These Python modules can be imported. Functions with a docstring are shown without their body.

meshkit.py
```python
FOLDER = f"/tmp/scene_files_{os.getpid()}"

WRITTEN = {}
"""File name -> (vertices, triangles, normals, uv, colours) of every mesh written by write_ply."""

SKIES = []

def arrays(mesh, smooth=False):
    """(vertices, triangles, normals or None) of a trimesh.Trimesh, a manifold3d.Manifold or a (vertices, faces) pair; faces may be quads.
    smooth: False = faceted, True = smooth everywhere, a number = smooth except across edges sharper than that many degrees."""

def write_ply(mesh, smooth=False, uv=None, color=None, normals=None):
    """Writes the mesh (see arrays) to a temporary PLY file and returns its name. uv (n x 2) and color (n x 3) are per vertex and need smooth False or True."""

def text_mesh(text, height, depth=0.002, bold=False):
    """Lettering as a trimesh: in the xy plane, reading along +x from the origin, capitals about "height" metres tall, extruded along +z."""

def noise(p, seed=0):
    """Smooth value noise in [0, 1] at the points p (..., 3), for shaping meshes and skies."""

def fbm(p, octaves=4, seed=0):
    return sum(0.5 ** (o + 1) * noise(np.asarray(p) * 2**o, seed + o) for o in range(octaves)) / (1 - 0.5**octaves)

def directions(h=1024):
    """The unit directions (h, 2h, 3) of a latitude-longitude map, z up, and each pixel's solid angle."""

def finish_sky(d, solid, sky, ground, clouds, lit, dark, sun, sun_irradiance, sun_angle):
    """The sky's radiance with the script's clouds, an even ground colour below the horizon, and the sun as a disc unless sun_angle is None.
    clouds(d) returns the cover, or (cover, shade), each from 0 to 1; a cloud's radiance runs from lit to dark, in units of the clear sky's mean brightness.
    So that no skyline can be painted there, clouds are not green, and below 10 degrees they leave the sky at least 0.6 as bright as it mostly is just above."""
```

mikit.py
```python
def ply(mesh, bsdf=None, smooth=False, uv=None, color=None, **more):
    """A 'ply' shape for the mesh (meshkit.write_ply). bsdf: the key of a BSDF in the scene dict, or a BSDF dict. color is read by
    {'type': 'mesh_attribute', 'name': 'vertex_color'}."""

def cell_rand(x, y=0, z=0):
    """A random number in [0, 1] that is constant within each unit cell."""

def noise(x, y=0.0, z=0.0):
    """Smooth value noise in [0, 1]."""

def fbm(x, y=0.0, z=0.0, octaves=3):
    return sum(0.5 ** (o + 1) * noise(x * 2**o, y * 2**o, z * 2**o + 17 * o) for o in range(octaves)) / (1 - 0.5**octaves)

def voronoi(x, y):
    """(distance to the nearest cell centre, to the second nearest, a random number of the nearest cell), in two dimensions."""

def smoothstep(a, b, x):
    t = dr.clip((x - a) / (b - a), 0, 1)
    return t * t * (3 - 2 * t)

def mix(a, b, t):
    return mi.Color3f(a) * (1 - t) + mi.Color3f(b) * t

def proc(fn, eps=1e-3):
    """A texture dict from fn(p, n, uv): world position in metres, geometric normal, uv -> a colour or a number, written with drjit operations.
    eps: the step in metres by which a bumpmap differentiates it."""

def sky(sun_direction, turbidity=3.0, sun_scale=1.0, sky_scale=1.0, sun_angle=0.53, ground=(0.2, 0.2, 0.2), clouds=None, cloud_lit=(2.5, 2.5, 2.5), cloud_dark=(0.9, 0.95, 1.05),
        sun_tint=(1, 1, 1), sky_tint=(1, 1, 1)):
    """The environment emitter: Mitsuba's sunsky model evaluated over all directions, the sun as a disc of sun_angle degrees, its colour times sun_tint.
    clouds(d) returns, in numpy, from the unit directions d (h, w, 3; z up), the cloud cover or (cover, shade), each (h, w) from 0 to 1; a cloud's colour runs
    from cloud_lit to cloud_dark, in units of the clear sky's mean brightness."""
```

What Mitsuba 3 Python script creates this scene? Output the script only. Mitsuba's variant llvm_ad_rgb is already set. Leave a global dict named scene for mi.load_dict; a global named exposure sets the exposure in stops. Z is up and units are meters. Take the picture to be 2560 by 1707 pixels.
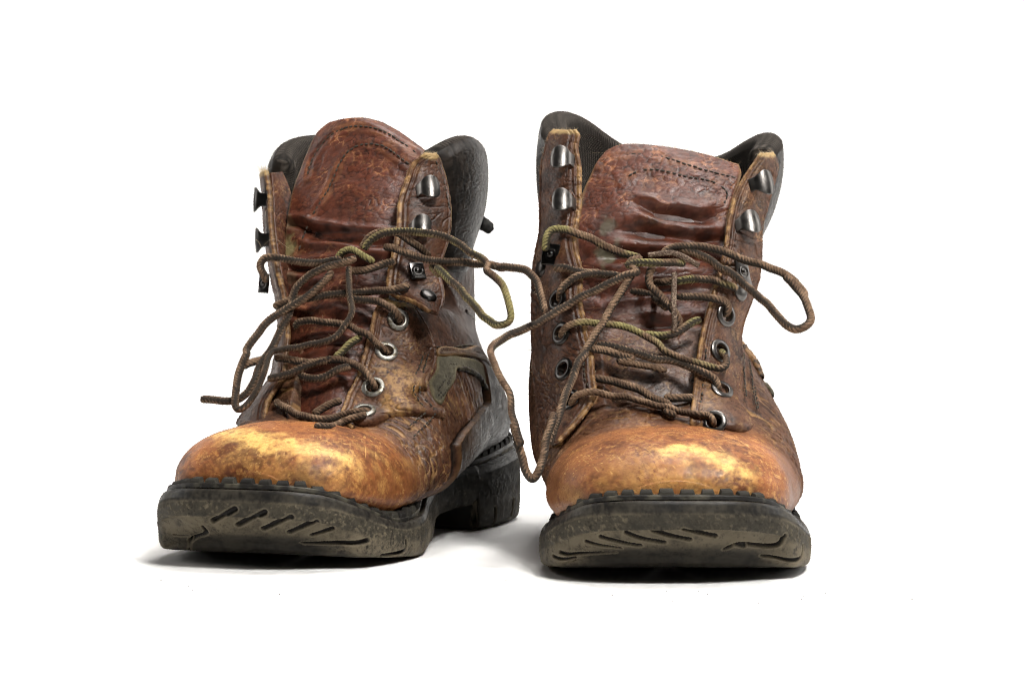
import math, numpy as np, trimesh, mitsuba as mi, mikit
from scipy.interpolate import PchipInterpolator, CubicSpline
from scipy.spatial import cKDTree, Delaunay

# ------------------------------------------------------------------ camera, lamps, exposure
scene, labels = {}, {}
T = mi.ScalarTransform4f
EYE_H, EYE_D, FOC = 0.134, 1.1, 6705 / 2560          # metres, metres, focal length / picture width
exposure = 0.0
scene['camera'] = {'type': 'perspective', 'fov_axis': 'x', 'fov': 2 * math.degrees(math.atan(0.5 / FOC)),
                   'to_world': T().look_at(origin=[0, -EYE_D, EYE_H], target=[0, 0, EYE_H], up=[0, 0, 1]),
                   'principal_point_offset_y': 203.5 / 1707, 'near_clip': 0.05, 'far_clip': 60.0}


def softbox(key, label, pos, aim, w, h, power):
    """A studio softbox: black shell, white front that gives the light."""
    pos, aim = np.array(pos, float), np.array(aim, float)
    tw = T().look_at(origin=pos.tolist(), target=aim.tolist(), up=[0, 0, 1] if abs((aim - pos)[2]) < 0.98 * np.linalg.norm(aim - pos) else [0, 1, 0])
    scene[key + '__diffuser'] = {'type': 'rectangle', 'to_world': tw @ T().scale([w / 2, h / 2, 1]), 'bsdf': {'type': 'ref', 'id': 'black_cloth'},
                                 'emitter': {'type': 'area', 'radiance': {'type': 'rgb', 'value': [power * 1.0, power * 0.975, power * 0.94]}}}
    o, i = np.array([[-1, -1], [1, -1], [1, 1], [-1, 1]]) * [w / 2 + 0.01, h / 2 + 0.01], 0.12
    v = np.vstack([np.c_[o, np.full(4, 0.03)], np.c_[o, np.full(4, -0.02)], np.c_[o * i, np.full(4, -0.45 * min(w, h))]])
    f = [[a + k, a + (k + 1) % 4, a + 4 + (k + 1) % 4, a + 4 + k] for a in (0, 4) for k in range(4)] + [[8, 9, 10, 11]]
    scene[key + '__shell'] = mikit.ply((v, np.array(f)), 'black_cloth', to_world=tw)
    labels[key] = {'label': label, 'category': 'studio lamp'}


scene['black_cloth'] = {'type': 'twosided', 'bsdf': {'type': 'diffuse', 'reflectance': {'type': 'rgb', 'value': [0.02, 0.02, 0.02]}}}
LAMPS = [('softbox', 'large overhead softbox hanging above and behind the boots', (0.30, 0.50, 1.75), (0.0, 0.12, 0.08), 1.1, 0.9, 11.0),
         ('softbox_001', 'tall softbox standing to the right of the boots', (1.55, 0.55, 0.75), (0.0, 0.15, 0.08), 0.6, 1.1, 5.0),
         ('softbox_002', 'tall softbox standing to the left of the boots', (-1.6, 0.6, 0.7), (0.0, 0.15, 0.08), 0.5, 1.0, 4.5),
         ('softbox_003', 'small softbox in front on the right, aimed down at the toes', (0.55, -0.80, 1.45), (0.0, 0.08, 0.08), 0.36, 0.34, 100.0),
         ('softbox_004', 'left background softbox aimed at the white backdrop', (-2.2, 1.0, 1.2), (-0.3, 2.7, 0.5), 0.9, 1.4, 13.5),
         ('softbox_005', 'right background softbox aimed at the white backdrop', (2.2, 1.0, 1.2), (0.3, 2.7, 0.5), 0.9, 1.4, 13.5)]
for a in LAMPS:
    softbox(*a)

# ------------------------------------------------------------------ noise in numpy


def h3(x, y, z, s=0):
    with np.errstate(over='ignore'):
        h = (x.astype(np.int64).astype(np.uint32) * np.uint32(374761393) + y.astype(np.int64).astype(np.uint32) * np.uint32(668265263)
             + z.astype(np.int64).astype(np.uint32) * np.uint32(2147483647) + np.uint32(s * 974634777 % 2**32))
        h = (h ^ (h >> np.uint32(13))) * np.uint32(1274126177)
        h = (h ^ (h >> np.uint32(15))) * np.uint32(2246822519)
        return (h ^ (h >> np.uint32(16))).astype(np.float64) / 4294967295.0


def vn(p, f, s=0):
    q = np.asarray(p) * f
    i = np.floor(q)
    t = q - i
    t = t * t * (3 - 2 * t)
    r = 0
    for a in (0, 1):
        for b in (0, 1):
            for c in (0, 1):
                w = (t[:, 0] if a else 1 - t[:, 0]) * (t[:, 1] if b else 1 - t[:, 1]) * (t[:, 2] if c else 1 - t[:, 2])
                r = r + w * h3(i[:, 0] + a, i[:, 1] + b, i[:, 2] + c, s)
    return r


def fb(p, f, o=3, s=0):
    r, n = 0, 0
    for k in range(o):
        r = r + 0.5**k * vn(p, f * 2**k, s + k)
        n += 0.5**k
    return r / n


def ridge(p, f, o=2, s=0):
    r, n = 0, 0
    for k in range(o):
        r = r + 0.5**k * (1 - np.abs(2 * vn(p, f * 2**k, s + 31 + k) - 1))
        n += 0.5**k
    return r / n


def worley(p, f, s=0):
    """distance to the second nearest minus the nearest cell centre (0 on the cracks), and a random number of the cell"""
    q = np.asarray(p) * f
    i = np.floor(q)
    f1, f2, wh = np.full(len(q), 9.0), np.full(len(q), 9.0), np.zeros(len(q))
    for a in (-1, 0, 1):
        for b in (-1, 0, 1):
            for c in (-1, 0, 1):
                x, y, z = i[:, 0] + a, i[:, 1] + b, i[:, 2] + c
                d = np.sqrt((x + h3(x, y, z, s + 1) - q[:, 0])**2 + (y + h3(x, y, z, s + 2) - q[:, 1])**2 + (z + h3(x, y, z, s + 3) - q[:, 2])**2)
                m = d < f1
                f2 = np.where(m, f1, np.minimum(f2, d))
                wh = np.where(m, h3(x, y, z, s + 4), wh)
                f1 = np.where(m, d, f1)
    return f2 - f1, wh


def ss(a, b, x):
    t = np.clip((np.asarray(x, float) - a) / (b - a), 0, 1)
    return t * t * (3 - 2 * t)


def mixc(a, b, t):
    t = np.asarray(t)[:, None]
    return np.asarray(a) * (1 - t) + np.asarray(b) * t


# ------------------------------------------------------------------ mesh helpers


def grid_faces(n, m, wrap=False):
    """faces of an n x m vertex grid (rows x columns); wrap joins the last column to the first"""
    mm = m if wrap else m - 1
    r, c = np.meshgrid(np.arange(n - 1), np.arange(mm), indexing='ij')
    a, b = (r * m + c).ravel(), (r * m + (c + 1) % m).ravel()
    d, e = ((r + 1) * m + c).ravel(), ((r + 1) * m + (c + 1) % m).ravel()
    return np.vstack([np.c_[a, b, e], np.c_[a, e, d]])


def vnormals(v, f):
    n = np.zeros_like(v)
    fn = np.cross(v[f[:, 1]] - v[f[:, 0]], v[f[:, 2]] - v[f[:, 0]])
    for k in range(3):
        for c in range(3):
            n[:, c] += np.bincount(f[:, k], fn[:, c], len(v))
    return n / np.maximum(np.linalg.norm(n, axis=1, keepdims=True), 1e-20)


def put(key, v, f, bsdf, col=None, smooth=True, **kw):
    scene[key] = mikit.ply((v, f), bsdf, smooth=smooth, color=None if col is None else np.clip(col, 0.002, 0.9), **kw)


def spline(p, n, closed=False):
    p = np.asarray(p, float)
    if closed:
        p = np.vstack([p, p[:1]])
    t = np.r_[0, np.cumsum(np.maximum(np.linalg.norm(np.diff(p, axis=0), axis=1), 1e-9)**0.6)]
    c = CubicSpline(t, p, bc_type='periodic' if closed else 'natural')
    u = np.linspace(0, t[-1], n * 6)
    q = c(u)
    s = np.r_[0, np.cumsum(np.linalg.norm(np.diff(q, axis=0), axis=1))]
    w = np.linspace(0, s[-1], n, endpoint=not closed)
    return np.c_[tuple(np.interp(w, s, q[:, k]) for k in range(p.shape[1]))]


class Boot:
    """tip: world position of the sole's tip, yaw in degrees; local axes: u to the viewer's right, v from toe to heel, z up. side: +1 where the inner (medial) side is at +u."""

    def __init__(self, key, tip, yaw, side):
        self.key, self.tip, self.side = key, np.array(tip, float), side
        a = math.radians(yaw)
        self.R = np.array([[math.cos(a), math.sin(a), 0], [-math.sin(a), math.cos(a), 0], [0, 0, 1]])   # rows: local u, v, z in world... columns mix

    def world(self, p):
        p = np.asarray(p, float)
        c, s = self.R[0, 0], self.R[0, 1]
        return np.c_[self.tip[0] + p[:, 0] * c + p[:, 1] * s, self.tip[1] - p[:, 0] * s + p[:, 1] * c, p[:, 2]]

    def local(self, p):
        p = np.asarray(p, float)
        c, s = self.R[0, 0], self.R[0, 1]
        x, y = p[:, 0] - self.tip[0], p[:, 1] - self.tip[1]
        return np.c_[x * c - y * s, x * s + y * c, p[:, 2]]


BL = Boot('work_boot', (-0.1205, 0.055), 20.0, 1)
BR = Boot('work_boot_001', (0.068, 0.0), 0.0, -1)

# ------------------------------------------------------------------ last-shaped body: sections that fan from the toe up into the shaft
#        top(v,z)        bottom(v,z)     uL     uR    nUp  nDn  height of the widest point
BODY_R = [((.0105, .0330), (.0105, .0330), .0000, .0000, 2.0, 2.5, .40),
          ((.0112, .0425), (.0112, .0300), -.0190, .0190, 2.0, 2.5, .40),
          ((.0140, .0480), (.0140, .0290), -.0300, .0300, 2.1, 2.6, .40),
          ((.0195, .0525), (.0195, .0270), -.0385, .0385, 2.2, 2.8, .38),
          ((.0270, .0560), (.0270, .0240), -.0445, .0445, 2.3, 3.0, .36),
          ((.0370, .0590), (.0370, .0210), -.0485, .0490, 2.35, 3.0, .36),
          ((.0500, .0608), (.0500, .0180), -.0505, .0520, 2.35, 3.0, .36),
          ((.0630, .0607), (.0640, .0165), -.0520, .0550, 2.3, 3.0, .36),
          ((.0760, .0620), (.0780, .0165), -.0530, .0585, 2.2, 2.8, .36),
          ((.0860, .0680), (.0900, .0175), -.0525, .0610, 2.1, 2.6, .36),
          ((.0970, .0775), (.1150, .0200), -.0555, .0605, 2.1, 2.6, .40),
          ((.1110, .0920), (.1550, .0250), -.0595, .0555, 2.2, 2.5, .45),
          ((.1290, .1100), (.2150, .0300), -.0600, .0485, 2.2, 2.3, .50),
          ((.1420, .1260), (.2720, .0360), -.0590, .0420, 2.2, 2.2, .52),
          ((.1560, .1420), (.2830, .0900), -.0560, .0430, 2.2, 2.2, .55),
          ((.1700, .1580), (.2800, .1350), -.0540, .0470, 2.2, 2.2, .55)]
BODY_L = [((.0105, .0330), (.0105, .0330), .0000, .0000, 2.0, 2.5, .40),
          ((.0112, .0425), (.0112, .0300), -.0190, .0190, 2.0, 2.5, .40),
          ((.0140, .0480), (.0140, .0290), -.0300, .0300, 2.1, 2.6, .40),
          ((.0195, .0525), (.0195, .0270), -.0362, .0385, 2.2, 2.8, .38),
          ((.0270, .0560), (.0270, .0240), -.0415, .0445, 2.3, 3.0, .36),
          ((.0370, .0590), (.0370, .0210), -.0458, .0485, 2.35, 3.0, .36),
          ((.0500, .0608), (.0500, .0180), -.0495, .0505, 2.35, 3.0, .36),
          ((.0630, .0612), (.0640, .0165), -.0533, .0520, 2.3, 3.0, .36),
          ((.0760, .0600), (.0780, .0165), -.0580, .0530, 2.2, 2.8, .36),
          ((.0860, .0620), (.0900, .0175), -.0580, .0550, 2.1, 2.6, .36),
          ((.0970, .0705), (.1150, .0200), -.0550, .0585, 2.0, 2.6, .40),
          ((.1110, .0890), (.1550, .0250), -.0525, .0560, 2.0, 2.5, .42),
          ((.1290, .1080), (.2150, .0300), -.0520, .0480, 2.1, 2.5, .48),
          ((.1420, .1260), (.2720, .0360), -.0530, .0405, 2.2, 2.8, .50),
          ((.1560, .1420), (.2830, .0900), -.0570, .0215, 2.2, 2.2, .55),
          ((.1700, .1580), (.2800, .1350), -.0580, .0200, 2.2, 2.2, .55)]


def body_grid(rows, ns, nt):
    """(ns, nt, 3) local points; angle 0 at +u, 90 degrees at the top"""
    k = np.arange(len(rows))
    tab = np.array([[*r[0], *r[1], *r[2:]] for r in rows])
    # rows are denser in front of the ankle
    kk = np.interp(np.linspace(0, 1, ns), [0, .12, .50, .74, 1], [0, 3, 8.5, 11, len(rows) - 1])
    a = PchipInterpolator(k, tab)(kk)
    # round the very tip: the sections grow like a circle's
    tip = np.clip(kk / 1.0, 0, 1)
    g = np.sqrt(np.maximum(1 - (1 - tip)**2, 0)) / np.maximum(tip, 1e-6)
    th0 = np.linspace(0, 2 * np.pi, nt, endpoint=False)
    th = th0 + 0.35 * np.sin(2 * th0) * 0.5                    # a few more columns on the shoulders
    c, s = np.cos(th), np.sin(th)
    P = np.zeros((ns, nt, 3))
    for i in range(ns):
        tv, tz, bv, bz, uL, uR, nu, nd, fr = a[i]
        if kk[i] < 1:
            uL, uR = uL * g[i], uR * g[i]
            mz = .0335
            tz, bz = mz + (tz - mz) * g[i], mz + (bz - mz) * g[i]
        mid = (uL + uR) / 2
        n = np.where(s >= 0, nu, nd)
        ca, sa = np.sign(c) * np.abs(c)**(2 / n), np.sign(s) * np.abs(s)**(2 / n)
        w = np.where(c >= 0, uR - mid, mid - uL)
        h = np.where(s >= 0, fr + sa * (1 - fr), fr + sa * fr)
        P[i, :, 0] = mid + ca * w
        P[i, :, 1] = bv + h * (tv - bv)
        P[i, :, 2] = bz + h * (tz - bz)
    return P


# ------------------------------------------------------------------ sole
OUT_R = [(0, 0), (.020, .0012), (.036, .008), (.0485, .021), (.0565, .039), (.0615, .062), (.0630, .084), (.0610, .110), (.0545, .145), (.0480, .180), (.0435, .220),
         (.0410, .250), (.0350, .271), (.0210, .286), (0, .290), (-.0210, .286), (-.0345, .270), (-.0390, .245), (-.0395, .215), (-.0345, .180), (-.0370, .145),
         (-.0468, .112), (-.0545, .086), (-.0560, .064), (-.0535, .041), (-.0465, .022), (-.0350, .0085), (-.0195, .0012)]
OUT_L = [(-a if a < 0 else -a * (.97 if b < .12 else 1), b) for a, b in OUT_R]
_sh = PchipInterpolator([0, .010, .025, .045, .065, .09, .12, .16, .20, .25, .30], [.0365, .0345, .0288, .0215, .0180, .0192, .0236, .0285, .0335, .0385, .0420])
_zb = PchipInterpolator([0, .012, .03, .05, .07, .09, .138, .146, .17, .200, .203, .21, .3], [.0105, .0078, .0048, .0028, .0012, 0, 0, .0085, .0115, .0125, 0, 0, 0])


def sole_grid(out, n_out, sub):
    o = spline(out, n_out * 3, closed=True)
    # denser in front
    seg = np.linalg.norm(np.roll(o, -1, 0) - o, axis=1)
    wgt = np.where(o[:, 1] < .105, 1.0, .40) * seg
    s = np.r_[0, np.cumsum(wgt)]
    w = np.linspace(0, s[-1], n_out, endpoint=False)
    oc = np.vstack([o, o[:1]])
    o = np.c_[np.interp(w, s, oc[:, 0]), np.interp(w, s, oc[:, 1])]
    t = np.roll(o, -1, 0) - np.roll(o, 1, 0)
    t /= np.linalg.norm(t, axis=1, keepdims=True)
    nin = np.c_[-t[:, 1], t[:, 0]]
    if ((o.mean(0) - o) * nin).sum() < 0:
        nin = -nin
    side = [(14, 1.), (4.4, 1.), (4.1, .955), (3.9, .925), (3.2, .925), (2.6, .945), (1.9, .945), (1.1, .90), (.7, .84), (.25, .76), (0, .68), (0, .5), (.1, .3), (.5, .14), (1.5, .04), (4, 0.), (10, 0.), (18, 0.)]
    toe = [(14, 1.), (4.4, 1.), (4.1, .955), (3.9, .925), (3.2, .925), (2.6, .945), (1.9, .945), (1.1, .90), (.7, .84), (.3, .76), (.3, .69), (1.6, .52), (5.0, .34), (10, .19), (15, .10), (19, .05), (22, .02), (24, .0)]
    k = np.arange(len(side))
    kd = np.concatenate([np.linspace(a, a + 1, m, endpoint=False) for a, m in zip(k[:-1], sub)] + [[k[-1]]])
    side, toe = PchipInterpolator(k, np.array(side))(kd), PchipInterpolator(k, np.array(toe))(kd)
    wt = ss(.070, .030, o[:, 1]) * ss(.30, .9, nin[:, 1])
    pr = side[:, None] * (1 - wt)[None, :, None] + toe[:, None] * wt[None, :, None]     # rings x outline x (inset, height)
    uv = o[None] + nin[None] * pr[..., :1] * 1e-3
    sh, zb = _sh(np.clip(o[None, :, 1] + 0 * pr[..., 0], 0, .3)), _zb(np.clip(uv[..., 1], 0, .3))
    z = zb + pr[..., 1] * (sh - zb)
    G = np.dstack([uv, z])
    cap = G[-1].copy()
    cap[:, 0] *= .05
    return np.concatenate([G, cap[None]]), o, nin, np.r_[kd, kd[-1]]

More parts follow.
